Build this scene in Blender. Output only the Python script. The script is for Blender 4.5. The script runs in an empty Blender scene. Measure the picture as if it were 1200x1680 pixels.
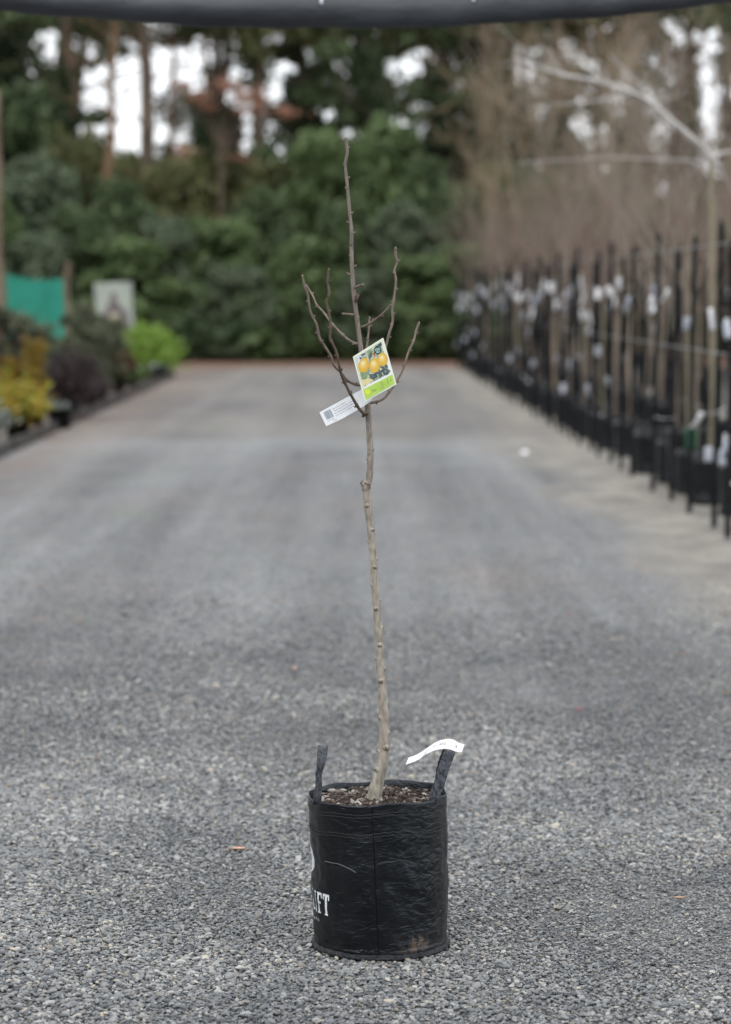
import bpy, bmesh, math, random
import numpy as np
from mathutils import Vector, Matrix, noise as mnoise

R = math.radians
SC = bpy.context.scene
COL = SC.collection

# ------------------------------------------------------------------ camera
PITCH, FPX, CAMZ = R(4.79), 4250.0, 1.53
cam_d = bpy.data.cameras.new('camera')
cam = bpy.data.objects.new('camera', cam_d)
COL.objects.link(cam)
cam.location = (0, 0, CAMZ)
cam.rotation_euler = (math.pi / 2 - PITCH, 0, 0)
cam_d.sensor_fit = 'VERTICAL'
cam_d.lens = 85
cam_d.sensor_height = 85 * 1680 / FPX
cam_d.sensor_width = 85 * 1200 / FPX
cam_d.clip_start = 0.1
cam_d.clip_end = 2000
cam_d.dof.use_dof = True
cam_d.dof.focus_distance = 6.1
cam_d.dof.aperture_fstop = 2.8
SC.camera = cam

# ------------------------------------------------------------------ world, sun, exposure
SUN_EL, SUN_AZ = R(52), R(205)          # azimuth measured clockwise from +Y
w = bpy.data.worlds.new('World')
SC.world = w
w.use_nodes = True
nt = w.node_tree
nt.nodes.clear()
out = nt.nodes.new('ShaderNodeOutputWorld')
bg = nt.nodes.new('ShaderNodeBackground')
bg.inputs['Strength'].default_value = 0.13
sky = nt.nodes.new('ShaderNodeTexSky')
sky.sky_type = 'NISHITA'
sky.sun_disc = False
sky.sun_elevation = SUN_EL
sky.sun_rotation = SUN_AZ
sky.air_density = 1.0
sky.dust_density = 3.0
tc = nt.nodes.new('ShaderNodeTexCoord')
nz = nt.nodes.new('ShaderNodeTexNoise')
nz.inputs['Scale'].default_value = 3.0
nz.inputs['Detail'].default_value = 6
nz.inputs['Roughness'].default_value = 0.6
mp = nt.nodes.new('ShaderNodeMapping')
mp.inputs['Scale'].default_value = (1, 1, 2.2)
rp = nt.nodes.new('ShaderNodeValToRGB')
rp.color_ramp.elements[0].position = 0.30
rp.color_ramp.elements[0].color = (0.62, 0.62, 0.62, 1)
rp.color_ramp.elements[1].position = 0.50
rp.color_ramp.elements[1].color = (1, 1, 1, 1)
mx = nt.nodes.new('ShaderNodeMix')
mx.data_type = 'RGBA'
cloud = [s for s in mx.inputs if s.name == 'B' and s.type == 'RGBA'][0]
cloud.default_value = (10.2, 10.5, 10.9, 1)
a_in = [s for s in mx.inputs if s.name == 'A' and s.type == 'RGBA'][0]
L = nt.links.new
L(tc.outputs['Generated'], mp.inputs['Vector'])
L(mp.outputs['Vector'], nz.inputs['Vector'])
L(nz.outputs['Fac'], rp.inputs['Fac'])
L(rp.outputs['Color'], mx.inputs[0])
L(sky.outputs['Color'], a_in)
L([s for s in mx.outputs if s.type == 'RGBA'][0], bg.inputs['Color'])
L(bg.outputs['Background'], out.inputs['Surface'])

sd = bpy.data.lights.new('sun', 'SUN')
sd.energy = 0.9
sd.angle = R(25)
sd.color = (1.0, 0.97, 0.92)
sun = bpy.data.objects.new('sun', sd)
COL.objects.link(sun)
sv = Vector((math.sin(SUN_AZ) * math.cos(SUN_EL), math.cos(SUN_AZ) * math.cos(SUN_EL), math.sin(SUN_EL)))
sun.rotation_euler = sv.to_track_quat('Z', 'Y').to_euler()
sun.location = (0, 0, 30)

SC.view_settings.view_transform = 'Standard'
SC.view_settings.look = 'None'
SC.view_settings.exposure = 0.48
SC.view_settings.gamma = 1.0
SC.view_settings.use_curve_mapping = False
SC.render.engine = 'CYCLES'
SC.cycles.use_denoising = True
SC.cycles.max_bounces = 6
SC.cycles.diffuse_bounces = 3
SC.cycles.transparent_max_bounces = 6
SC.cycles.sample_clamp_indirect = 6

# ------------------------------------------------------------------ helpers
rng = np.random.default_rng(7)
random.seed(7)
CP, SP = math.cos(PITCH), math.sin(PITCH)

def ray(px, py):
    a, b = (px - 600) / FPX, -(py - 840) / FPX
    return Vector((a, CP + b * SP, -SP + b * CP))

def P(px, py, Y):
    d = ray(px, py)
    t = Y / d.y
    return Vector((d.x * t, Y, CAMZ + d.z * t))

def G(px, py):
    d = ray(px, py)
    t = -CAMZ / d.z
    return Vector((d.x * t, d.y * t, 0))

def s2l(r, g, b):
    f = lambda c: (c / 255 / 12.92) if c / 255 <= 0.04045 else ((c / 255 + 0.055) / 1.055) ** 2.4
    return (f(r), f(g), f(b), 1)

MATS = {}

def newmat(name):
    m = bpy.data.materials.new(name)
    m.use_nodes = True
    n = m.node_tree
    b = n.nodes['Principled BSDF']
    MATS[name] = m
    return m, n, b

def mat(name, c1, c2=None, rough=0.7, scale=20.0, bump=0.0, bscale=None, spec=0.4, stretch=(1, 1, 1), detail=4, trans=0.0):
    """two-tone noise material with optional bump"""
    m, n, b = newmat(name)
    b.inputs['Roughness'].default_value = rough
    b.inputs['Specular IOR Level'].default_value = spec
    if trans:
        b.inputs['Subsurface Weight'].default_value = 0.0
    if c2 is None:
        b.inputs['Base Color'].default_value = c1
    tcn = n.nodes.new('ShaderNodeTexCoord')
    mpn = n.nodes.new('ShaderNodeMapping')
    mpn.inputs['Scale'].default_value = stretch
    n.links.new(tcn.outputs['Object'], mpn.inputs['Vector'])
    if c2 is not None:
        t = n.nodes.new('ShaderNodeTexNoise')
        t.inputs['Scale'].default_value = scale
        t.inputs['Detail'].default_value = detail
        n.links.new(mpn.outputs['Vector'], t.inputs['Vector'])
        r = n.nodes.new('ShaderNodeValToRGB')
        r.color_ramp.elements[0].color = c1
        r.color_ramp.elements[0].position = 0.32
        r.color_ramp.elements[1].color = c2
        r.color_ramp.elements[1].position = 0.68
        n.links.new(t.outputs['Fac'], r.inputs['Fac'])
        n.links.new(r.outputs['Color'], b.inputs['Base Color'])
    if bump:
        t2 = n.nodes.new('ShaderNodeTexNoise')
        t2.inputs['Scale'].default_value = bscale or scale
        t2.inputs['Detail'].default_value = 5
        n.links.new(mpn.outputs['Vector'], t2.inputs['Vector'])
        bp = n.nodes.new('ShaderNodeBump')
        bp.inputs['Strength'].default_value = bump
        bp.inputs['Distance'].default_value = 0.01
        n.links.new(t2.outputs['Fac'], bp.inputs['Height'])
        n.links.new(bp.outputs['Normal'], b.inputs['Normal'])
    return m

def leafmat(name, cols, rough=0.55, spec=0.35, transl=0.25):
    """colour picked per leaf from the 'tint' attribute"""
    m, n, b = newmat(name)
    b.inputs['Roughness'].default_value = rough
    b.inputs['Specular IOR Level'].default_value = spec
    at = n.nodes.new('ShaderNodeAttribute')
    at.attribute_name = 'tint'
    r = n.nodes.new('ShaderNodeValToRGB')
    els = r.color_ramp.elements
    while len(els) < len(cols):
        els.new(0.5)
    for i, c in enumerate(cols):
        els[i].position = i / (len(cols) - 1)
        els[i].color = (*c, 1)
    n.links.new(at.outputs['Fac'], r.inputs['Fac'])
    n.links.new(r.outputs['Color'], b.inputs['Base Color'])
    tr = n.nodes.new('ShaderNodeBsdfTranslucent')
    n.links.new(r.outputs['Color'], tr.inputs['Color'])
    ms = n.nodes.new('ShaderNodeMixShader')
    ms.inputs[0].default_value = transl
    n.links.new(b.outputs[0], ms.inputs[1])
    n.links.new(tr.outputs[0], ms.inputs[2])
    n.links.new(ms.outputs[0], n.nodes['Material Output'].inputs['Surface'])
    return m

def mesh_np(name, verts, faces, k, smooth=False, tint=None):
    """verts (n,3), faces (m,k) numpy -> mesh"""
    me = bpy.data.meshes.new(name)
    verts = np.asarray(verts, dtype=np.float32)
    faces = np.asarray(faces, dtype=np.int32)
    me.vertices.add(len(verts))
    me.vertices.foreach_set('co', verts.ravel())
    m = len(faces)
    me.loops.add(m * k)
    me.loops.foreach_set('vertex_index', faces.ravel())
    me.polygons.add(m)
    me.polygons.foreach_set('loop_start', np.arange(0, m * k, k, dtype=np.int32))
    me.polygons.foreach_set('use_smooth', np.full(m, smooth, dtype=bool))
    me.update(calc_edges=True)
    me.validate()
    if tint is not None:
        a = me.attributes.new('tint', 'FLOAT', 'POINT')
        a.data.foreach_set('value', np.asarray(tint, dtype=np.float32))
    return me

class MB:
    """collects geometry for one mesh object"""
    def __init__(self):
        self.v, self.f = [], []
    def add(self, vs, fs):
        o = len(self.v)
        self.v += [tuple(p) for p in vs]
        self.f += [tuple(i + o for i in f) for f in fs]
    def box(self, c, s, rot=None):
        c = Vector(c)
        vs = []
        for dx in (-.5, .5):
            for dy in (-.5, .5):
                for dz in (-.5, .5):
                    q = Vector((dx * s[0], dy * s[1], dz * s[2]))
                    if rot is not None:
                        q = rot @ q
                    vs.append(c + q)
        self.add(vs, [(0, 1, 3, 2), (4, 6, 7, 5), (0, 4, 5, 1), (2, 3, 7, 6), (0, 2, 6, 4), (1, 5, 7, 3)])
    def tube(self, pts, rad, n=8, cap=True):
        pts = [Vector(p) for p in pts]
        up = Vector((0.3, 0.9, 0.2)).normalized()
        rings = []
        for i, p in enumerate(pts):
            d = (pts[min(i + 1, len(pts) - 1)] - pts[max(i - 1, 0)]).normalized()
            a = d.cross(up)
            if a.length < 1e-4:
                a = d.cross(Vector((1, 0, 0)))
            a.normalize()
            b = d.cross(a).normalized()
            r = rad[i] if hasattr(rad, '__len__') else rad
            rings.append([p + (a * math.cos(2 * math.pi * j / n) + b * math.sin(2 * math.pi * j / n)) * r for j in range(n)])
        vs = [q for rg in rings for q in rg]
        fs = []
        for i in range(len(rings) - 1):
            for j in range(n):
                k = (j + 1) % n
                fs.append((i * n + j, i * n + k, (i + 1) * n + k, (i + 1) * n + j))
        if cap:
            fs.append(tuple(range(n))[::-1])
            fs.append(tuple((len(rings) - 1) * n + j for j in range(n)))
        self.add(vs, fs)
    def lathe(self, prof, n=24, center=(0, 0, 0), cap0=False, cap1=False):
        cx, cy, cz = center
        vs, fs = [], []
        for (r, z) in prof:
            for j in range(n):
                a = 2 * math.pi * j / n
                vs.append((cx + r * math.cos(a), cy + r * math.sin(a), cz + z))
        for i in range(len(prof) - 1):
            for j in range(n):
                k = (j + 1) % n
                fs.append((i * n + j, i * n + k, (i + 1) * n + k, (i + 1) * n + j))
        if cap0:
            fs.append(tuple(range(n))[::-1])
        if cap1:
            fs.append(tuple((len(prof) - 1) * n + j for j in range(n)))
        self.add(vs, fs)
    def blob(self, c, s, seg=6, rings=4, rot=None):
        c = Vector(c)
        vs, fs = [], []
        for i in range(rings + 1):
            th = math.pi * i / rings
            for j in range(seg):
                ph = 2 * math.pi * j / seg
                q = Vector((s[0] * math.sin(th) * math.cos(ph), s[1] * math.sin(th) * math.sin(ph), s[2] * math.cos(th)))
                if rot is not None:
                    q = rot @ q
                vs.append(c + q)
        for i in range(rings):
            for j in range(seg):
                k = (j + 1) % seg
                fs.append((i * seg + j, (i + 1) * seg + j, (i + 1) * seg + k, i * seg + k))
        self.add(vs, fs)
    def mesh(self, name, m, smooth=False):
        me = bpy.data.meshes.new(name)
        me.from_pydata(self.v, [], self.f)
        me.update()
        if smooth:
            me.polygons.foreach_set('use_smooth', [True] * len(me.polygons))
        if m is not None:
            me.materials.append(m)
        return me
    def build(self, name, m, parent=None, smooth=False, **kw):
        return link(name, self.mesh(name, m, smooth), parent, **kw)

def link(name, me, parent=None, loc=None, label=None, cat=None, group=None, kind=None):
    o = bpy.data.objects.new(name, me)
    COL.objects.link(o)
    if parent is not None:
        o.parent = parent
    if loc is not None:
        o.location = loc
    tag(o, label, cat, group, kind)
    return o

def tag(o, label=None, cat=None, group=None, kind=None):
    if label: o['label'] = label
    if cat: o['category'] = cat
    if group: o['group'] = group
    if kind: o['kind'] = kind
    return o

def empty(name, loc=(0, 0, 0), rz=0.0, **kw):
    o = bpy.data.objects.new(name, None)
    COL.objects.link(o)
    o.location = loc
    o.rotation_euler = (0, 0, rz)
    o.empty_display_size = 0.1
    return tag(o, **kw)

def catmull(pts, step):
    pts = [Vector(p) for p in pts]
    q = [pts[0] * 2 - pts[1]] + pts + [pts[-1] * 2 - pts[-2]]
    res = []
    for i in range(1, len(q) - 2):
        p0, p1, p2, p3 = q[i - 1], q[i], q[i + 1], q[i + 2]
        n = max(2, int((p2 - p1).length / step))
        for k in range(n):
            t = k / n
            res.append(0.5 * ((2 * p1) + (p2 - p0) * t + (2 * p0 - 5 * p1 + 4 * p2 - p3) * t * t + (3 * p1 - p0 - 3 * p2 + p3) * t ** 3))
    res.append(pts[-1])
    return res

# ------------------------------------------------------------------ materials for the setting
def ground_material():
    m, n, b = newmat('gravel_ground')
    b.inputs['Roughness'].default_value = 0.85
    b.inputs['Specular IOR Level'].default_value = 0.25
    N, K = n.nodes.new, n.links.new
    geo = N('ShaderNodeNewGeometry')
    sep = N('ShaderNodeSeparateXYZ')
    K(geo.outputs['Position'], sep.inputs[0])
    def noise(scale, detail=4, stretch=(1, 1, 1), rough=0.6):
        mp = N('ShaderNodeMapping')
        mp.inputs['Scale'].default_value = stretch
        K(geo.outputs['Position'], mp.inputs['Vector'])
        t = N('ShaderNodeTexNoise')
        t.inputs['Scale'].default_value = scale
        t.inputs['Detail'].default_value = detail
        t.inputs['Roughness'].default_value = rough
        K(mp.outputs[0], t.inputs['Vector'])
        return t.outputs['Fac']
    def ramp(fac, stops):
        r = N('ShaderNodeValToRGB')
        e = r.color_ramp.elements
        while len(e) < len(stops):
            e.new(0.5)
        for i, (p, c) in enumerate(stops):
            e[i].position = p
            e[i].color = (c, c, c, 1) if not hasattr(c, '__len__') else (*c, 1)
        K(fac, r.inputs['Fac'])
        return r.outputs['Color']
    def mix(fac, a, bb, mode='MIX'):
        x = N('ShaderNodeMix')
        x.data_type = 'RGBA'
        x.blend_type = mode
        ins = [s for s in x.inputs if s.type == 'RGBA']
        if hasattr(fac, 'node'): K(fac, x.inputs[0])
        else: x.inputs[0].default_value = fac
        for s, val in zip(ins, (a, bb)):
            if hasattr(val, 'node'): K(val, s)
            else: s.default_value = (*val, 1)
        return [s for s in x.outputs if s.type == 'RGBA'][0]
    def math_(op, a, bb):
        x = N('ShaderNodeMath')
        x.operation = op
        for i, val in enumerate((a, bb)):
            if hasattr(val, 'node'): K(val, x.inputs[i])
            else: x.inputs[i].default_value = val
        return x.outputs[0]
    def rng_(val, a, bb):
        x = N('ShaderNodeMapRange')
        x.interpolation_type = 'SMOOTHSTEP'
        K(val, x.inputs[0])
        x.inputs[1].default_value = a
        x.inputs[2].default_value = bb
        return x.outputs[0]
    # single stones: voronoi cells give each its own shade
    vo = N('ShaderNodeTexVoronoi')
    vo.inputs['Scale'].default_value = 95
    K(geo.outputs['Position'], vo.inputs['Vector'])
    sepc = N('ShaderNodeSeparateColor')
    K(vo.outputs['Color'], sepc.inputs[0])
    stone = ramp(sepc.outputs[0], [(0, (.064, .068, .074)), (.45, (.126, .132, .139)), (.8, (.188, .192, .194)), (1, (.28, .262, .232))])
    # wheel tracks and patches
    track = ramp(noise(0.9, 6, (2.0, 0.07, 1)), [(.34, .70), (.66, 1.26)])
    blot = ramp(noise(1.3, 6, (1, .55, 1), .65), [(.25, .84), (.75, 1.14)])
    fine = ramp(noise(9, 5, (1, 1, 1), .7), [(.3, .82), (.7, 1.15)])
    c = mix(1.0, stone, track, 'MULTIPLY')
    c = mix(1.0, c, blot, 'MULTIPLY')
    c = mix(1.0, c, fine, 'MULTIPLY')
    c = mix(rng_(noise(.45, 5, (1, .45, 1), .6), .50, .70), c, mix(1.0, c, (1.10, .97, .92), 'MULTIPLY'))
    # older pale brownish gravel farther down the lane
    wob = math_('MULTIPLY', noise(0.33, 4), 9.0)
    yy = math_('ADD', sep.outputs[1], wob)
    far = rng_(yy, 29.0, 34.0)
    oldc = mix(ramp(noise(.42, 6, (1, .30, 1), .6), [(.34, 0), (.66, 1)]), (.102, .096, .098), (.185, .173, .154))
    c = mix(math_('MULTIPLY', far, .85), c, mix(.55, oldc, mix(1.0, oldc, track, 'MULTIPLY')))
    # bleached strip where the fresh gravel begins
    strip = math_('MULTIPLY', rng_(yy, 28.0, 31.0), math_('SUBTRACT', 1.0, rng_(yy, 31.4, 34.5)))
    c = mix(math_('MULTIPLY', strip, .35), c, (.235, .245, .25))
    # tan grit shoulder on the right, by the stakes
    xs = math_('ADD', sep.outputs[0], math_('MULTIPLY', math_('SUBTRACT', noise(.55, 5, (1, .4, 1)), .5), 2.6))
    sh = math_('MULTIPLY', rng_(xs, 1.15, 1.95), rng_(sep.outputs[1], 9.0, 13.0))
    tanc = mix(ramp(noise(2.2, 7, (1, .6, 1), .7), [(.36, 0), (.64, 1)]), (.125, .114, .10), (.285, .262, .225))
    c = mix(math_('MULTIPLY', sh, .8), c, tanc)
    # rusty leaf crumbs, sparse, denser along the left bed and at the far end
    crumb = rng_(noise(6.0, 3, (1, .7, 1), .5), .66, .72)
    c = mix(math_('MULTIPLY', crumb, .45), c, (.25, .15, .10))
    lf = math_('SUBTRACT', 1.0, rng_(math_('ADD', sep.outputs[0], math_('MULTIPLY', noise(.8, 4), 1.6)), -2.9, -1.3))
    lf = math_('MULTIPLY', lf, rng_(noise(2.2, 5), .36, .56))
    lf = math_('MULTIPLY', lf, rng_(sep.outputs[1], 15.0, 24.0))
    c = mix(math_('MULTIPLY', lf, .7), c, (.17, .115, .085))
    end = rng_(math_('ADD', sep.outputs[1], math_('MULTIPLY', noise(.5, 4), 6)), 55.0, 60.5)
    c = mix(end, c, (.13, .075, .05))
    moss = math_('MULTIPLY', rng_(noise(.9, 5, (1, .5, 1)), .58, .68), rng_(math_('MULTIPLY', sep.outputs[0], -1.0), .5, 1.8))
    c = mix(math_('MULTIPLY', moss, .35), c, (.13, .15, .09))
    K(c, b.inputs['Base Color'])
    bp = N('ShaderNodeBump')
    bp.inputs['Strength'].default_value = 0.7
    bp.inputs['Distance'].default_value = 0.006
    K(vo.outputs['Distance'], bp.inputs['Height'])
    bp.invert = True
    K(bp.outputs['Normal'], b.inputs['Normal'])
    return m

M_ground = ground_material()
M_plastic = mat('black_bag_plastic', (.006, .0065, .0075, 1), (.013, .014, .016, 1), rough=.33, scale=14, bump=.5, bscale=18, spec=.22)
M_stake = mat('black_stake', (.006, .007, .008, 1), (.014, .0155, .0175, 1), rough=.5, scale=12, spec=.15)
M_tan = mat('young_bark_tan', (.19, .145, .11, 1), (.36, .29, .22, 1), rough=.8, scale=9, stretch=(1, 1, .3))
M_tan2 = mat('young_bark_grey', (.12, .098, .08, 1), (.24, .195, .155, 1), rough=.8, scale=9, stretch=(1, 1, .3))
M_olive = mat('young_bark_olive', (.14, .122, .082, 1), (.26, .228, .16, 1), rough=.75, scale=9, stretch=(1, 1, .3))
M_pale = mat('pale_bark', (.38, .36, .345, 1), (.58, .56, .54, 1), rough=.75, scale=7, stretch=(1, 1, .5))
M_twig_red = mat('twig_red_brown', (.13, .088, .072, 1), (.23, .165, .14, 1), rough=.75, scale=5)
M_twig_brown = mat('twig_brown', (.17, .125, .075, 1), (.30, .235, .155, 1), rough=.8, scale=.5)
M_twig_grey = mat('twig_grey', (.21, .175, .14, 1), (.34, .29, .235, 1), rough=.8, scale=.5)
M_bark = mat('brown_bark', (.055, .04, .028, 1), (.125, .092, .066, 1), rough=.9, scale=2.2, bump=.6, stretch=(1, 1, .25))
M_bark_red = mat('reddish_bark', (.13, .075, .04, 1), (.23, .145, .085, 1), rough=.9, scale=2.2, bump=.6, stretch=(1, 1, .25))
M_white = mat('white_label', (.80, .81, .83, 1), rough=.45)
M_tagpale = mat('pale_label', (.42, .44, .50, 1), rough=.4)
M_greentag = mat('green_strap', (.015, .10, .05, 1), rough=.5)
M_soil = mat('bark_mulch_soil', (.02, .013, .010, 1), (.06, .04, .03, 1), rough=.95, scale=60, bump=.8)
M_wood = mat('weathered_post', (.14, .10, .07, 1), (.26, .20, .14, 1), rough=.85, scale=4, stretch=(1, 1, .2))
M_steel = mat('galvanised_wire', (.22, .225, .23, 1), rough=.4)

M_ev = [leafmat('evergreen_leaf_dark', [(.036, .052, .022), (.066, .100, .040), (.115, .155, .066)]),
        leafmat('evergreen_leaf_mid', [(.050, .076, .026), (.092, .140, .050), (.155, .210, .088)]),
        leafmat('evergreen_leaf_grey', [(.058, .078, .044), (.100, .132, .076), (.16, .20, .125)]),
        leafmat('evergreen_leaf_olive', [(.055, .062, .022), (.105, .115, .042), (.17, .155, .065)])]
M_ivy = leafmat('ivy_leaf', [(.020, .038, .014), (.038, .065, .025), (.075, .10, .045)])
M_rust = leafmat('rusty_leaf', [(.15, .075, .045), (.27, .13, .085), (.36, .22, .15)])
M_yel = leafmat('yellow_orange_leaf', [(.10, .13, .02), (.34, .31, .035), (.46, .24, .04)])
M_gold = leafmat('golden_leaf', [(.10, .085, .02), (.22, .15, .02), (.34, .22, .03)])
M_purp = leafmat('purple_brown_leaf', [(.022, .016, .018), (.05, .033, .035), (.095, .065, .065)])
M_lime = leafmat('lime_leaf', [(.085, .15, .018), (.17, .28, .04), (.27, .40, .075)])
M_silver = leafmat('silver_leaf', [(.11, .13, .115), (.20, .225, .20), (.33, .35, .33)])
M_olive_l = leafmat('olive_leaf', [(.045, .055, .03), (.085, .095, .055), (.15, .16, .10)])
M_russet = leafmat('russet_leaf', [(.06, .03, .018), (.12, .065, .035), (.18, .11, .06)])

# ------------------------------------------------------------------ ground
def make_ground():
    xs = np.concatenate([np.linspace(-220, -12, 12), np.linspace(-10, 10, 81), np.linspace(12, 220, 12)])
    ys = np.concatenate([np.linspace(-60, 2, 8), np.linspace(2.5, 30, 111), np.linspace(31, 70, 40), np.linspace(80, 420, 18)])
    X, Y = np.meshgrid(xs, ys)
    # shallow wheel ruts
    Z = -0.006 - 0.010 * (np.exp(-((X + 1.25 + .03 * Y * .3) / .3) ** 2) + np.exp(-((X - .75 + .01 * Y) / .3) ** 2)) * (Y > 8)
    nx, ny = len(xs), len(ys)
    v = np.stack([X, Y, Z], -1).reshape(-1, 3)
    i = np.arange(nx * ny).reshape(ny, nx)
    f = np.stack([i[:-1, :-1], i[:-1, 1:], i[1:, 1:], i[1:, :-1]], -1).reshape(-1, 4)
    me = mesh_np('gravel_road', v, f, 4, smooth=True)
    me.materials.append(M_ground)
    return link('gravel_road', me, kind='structure', label='grey gravel lane running back between the plant rows')
make_ground()

def stone_material():
    m, n, b = newmat('gravel_stone')
    b.inputs['Roughness'].default_value = 0.62
    b.inputs['Specular IOR Level'].default_value = 0.35
    N, K = n.nodes.new, n.links.new
    oi = N('ShaderNodeObjectInfo')
    r = N('ShaderNodeValToRGB')
    stops = [(0, (.060, .064, .070)), (.18, (.115, .122, .131)), (.48, (.172, .180, .187)), (.70, (.218, .224, .228)),
             (.78, (.185, .166, .142)), (.86, (.255, .26, .26)), (.95, (.34, .342, .335)), (1, (.37, .33, .27))]
    e = r.color_ramp.elements
    while len(e) < len(stops): e.new(.5)
    for i, (p, c) in enumerate(stops):
        e[i].position = p
        e[i].color = (*c, 1)
    K(oi.outputs['Random'], r.inputs['Fac'])
    geo = N('ShaderNodeNewGeometry')
    t = N('ShaderNodeTexNoise')
    t.inputs['Scale'].default_value = 1.6
    t.inputs['Detail'].default_value = 5
    K(geo.outputs['Position'], t.inputs['Vector'])
    r2 = N('ShaderNodeValToRGB')
    r2.color_ramp.elements[0].position = .3
    r2.color_ramp.elements[0].color = (.70, .705, .72, 1)
    r2.color_ramp.elements[1].position = .7
    r2.color_ramp.elements[1].color = (1.24, 1.22, 1.18, 1)
    K(t.outputs['Fac'], r2.inputs['Fac'])
    x = N('ShaderNodeMix')
    x.data_type = 'RGBA'
    x.blend_type = 'MULTIPLY'
    x.inputs[0].default_value = 1
    ins = [s for s in x.inputs if s.type == 'RGBA']
    K(r.outputs['Color'], ins[0])
    K(r2.outputs['Color'], ins[1])
    K([s for s in x.outputs if s.type == 'RGBA'][0], b.inputs['Base Color'])
    return m

def make_gravel():
    """loose stones of the in-focus stretch: points carrying pebbles"""
    y0, y1, dens = 4.7, 15.0, 20000
    n = int((y1 - y0) * 2 * (0.15 * y1 + 1.1) * dens)
    Y = rng.uniform(y0, y1, n)
    X = rng.uniform(-1, 1, n) * (0.15 * y1 + 1.1)
    keep = (rng.uniform(0, 1, n) < np.clip((0.15 * Y + 1.1 - np.abs(X)) / .7, 0, 1)) & (rng.uniform(0, 1, n) < np.where(Y < 8, 1.0, np.exp(-(Y - 8) / 1.5) * np.clip((15 - Y) / 3, 0, 1)))
    X, Y = X[keep], Y[keep]
    # not under the bag
    k2 = (X - 0.035) ** 2 + (Y - 6.02) ** 2 > .150 ** 2
    X, Y = X[k2], Y[k2]
    n = len(X)
    Z = rng.uniform(-0.006, 0.0025, n)
    size = np.clip(rng.lognormal(math.log(0.0036), .36, n), .002, .0105)
    patch = np.array([mnoise.noise(Vector((x * 1.1, y * .9, 3.3))) for x, y in zip(X, Y)])
    size *= np.clip(1.0 + .55 * patch - .10 * np.clip(X, -1, 1), .65, 1.5)
    near = (X - 0.035) ** 2 + (Y - 6.02) ** 2 < .19 ** 2
    Z[near] -= .002
    me = bpy.data.meshes.new('loose_gravel')
    me.vertices.add(n)
    me.vertices.foreach_set('co', np.stack([X, Y, Z], -1).astype(np.float32).ravel())
    at = me.attributes.new('size', 'FLOAT', 'POINT')
    at.data.foreach_set('value', size.astype(np.float32))
    M = stone_material()
    me.materials.append(M)
    o = link('loose_gravel', me, kind='stuff', label='loose grey pebbles covering the lane around the bag')
    ng = bpy.data.node_groups.new('pebbles', 'GeometryNodeTree')
    ng.interface.new_socket('Geometry', in_out='INPUT', socket_type='NodeSocketGeometry')
    ng.interface.new_socket('Geometry', in_out='OUTPUT', socket_type='NodeSocketGeometry')
    N, K = ng.nodes.new, ng.links.new
    gi, go = N('NodeGroupInput'), N('NodeGroupOutput')
    g2i = N('GeometryNodeGeometryToInstance')
    for k in range(6):
        ico = N('GeometryNodeMeshIcoSphere')
        ico.inputs['Radius'].default_value = 1.0
        ico.inputs['Subdivisions'].default_value = 2
        sp = N('GeometryNodeSetPosition')
        nz = N('ShaderNodeTexNoise')
        nz.noise_dimensions = '4D'
        nz.inputs['W'].default_value = k * 7.3
        nz.inputs['Scale'].default_value = .9
        sub = N('ShaderNodeVectorMath')
        sub.operation = 'SUBTRACT'
        sub.inputs[1].default_value = (.5, .5, .5)
        mul = N('ShaderNodeVectorMath')
        mul.operation = 'MULTIPLY'
        mul.inputs[1].default_value = (1.5, 1.5, 1.2)
        K(nz.outputs['Color'], sub.inputs[0])
        K(sub.outputs[0], mul.inputs[0])
        K(ico.outputs['Mesh'], sp.inputs['Geometry'])
        K(mul.outputs[0], sp.inputs['Offset'])
        sm = N('GeometryNodeSetShadeSmooth')
        K(sp.outputs[0], sm.inputs[0])
        stm = N('GeometryNodeSetMaterial')
        stm.inputs['Material'].default_value = M
        K(sm.outputs[0], stm.inputs['Geometry'])
        K(stm.outputs[0], g2i.inputs[0])
    iop = N('GeometryNodeInstanceOnPoints')
    iop.inputs['Pick Instance'].default_value = True
    K(gi.outputs[0], iop.inputs['Points'])
    K(g2i.outputs[0], iop.inputs['Instance'])
    ri = N('FunctionNodeRandomValue')
    ri.data_type = 'INT'
    for s in ri.inputs:
        if s.type == 'INT' and s.name == 'Min': s.default_value = 0
        if s.type == 'INT' and s.name == 'Max': s.default_value = 5
    K([s for s in ri.outputs if s.type == 'INT'][0], iop.inputs['Instance Index'])
    rv = N('FunctionNodeRandomValue')
    rv.data_type = 'FLOAT_VECTOR'
    vin = [s for s in rv.inputs if s.type == 'VECTOR']
    vin[0].default_value = (-.38, -.38, 0)
    vin[1].default_value = (.38, .38, 6.283)
    rv.inputs['Seed'].default_value = 3
    e2r = N('FunctionNodeEulerToRotation')
    K([s for s in rv.outputs if s.type == 'VECTOR'][0], e2r.inputs[0])
    K(e2r.outputs[0], iop.inputs['Rotation'])
    rs = N('FunctionNodeRandomValue')
    rs.data_type = 'FLOAT_VECTOR'
    vin = [s for s in rs.inputs if s.type == 'VECTOR']
    vin[0].default_value = (1.0, .65, .38)
    vin[1].default_value = (1.55, 1.05, .72)
    rs.inputs['Seed'].default_value = 9
    na = N('GeometryNodeInputNamedAttribute')
    na.data_type = 'FLOAT'
    na.inputs['Name'].default_value = 'size'
    vs = N('ShaderNodeVectorMath')
    vs.operation = 'SCALE'
    K([s for s in rs.outputs if s.type == 'VECTOR'][0], vs.inputs[0])
    K([s for s in na.outputs if s.type == 'VALUE'][0], vs.inputs['Scale'])
    K(vs.outputs[0], iop.inputs['Scale'])
    K(iop.outputs[0], go.inputs[0])
    md = o.modifiers.new('pebbles', 'NODES')
    md.node_group = ng
make_gravel()

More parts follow.
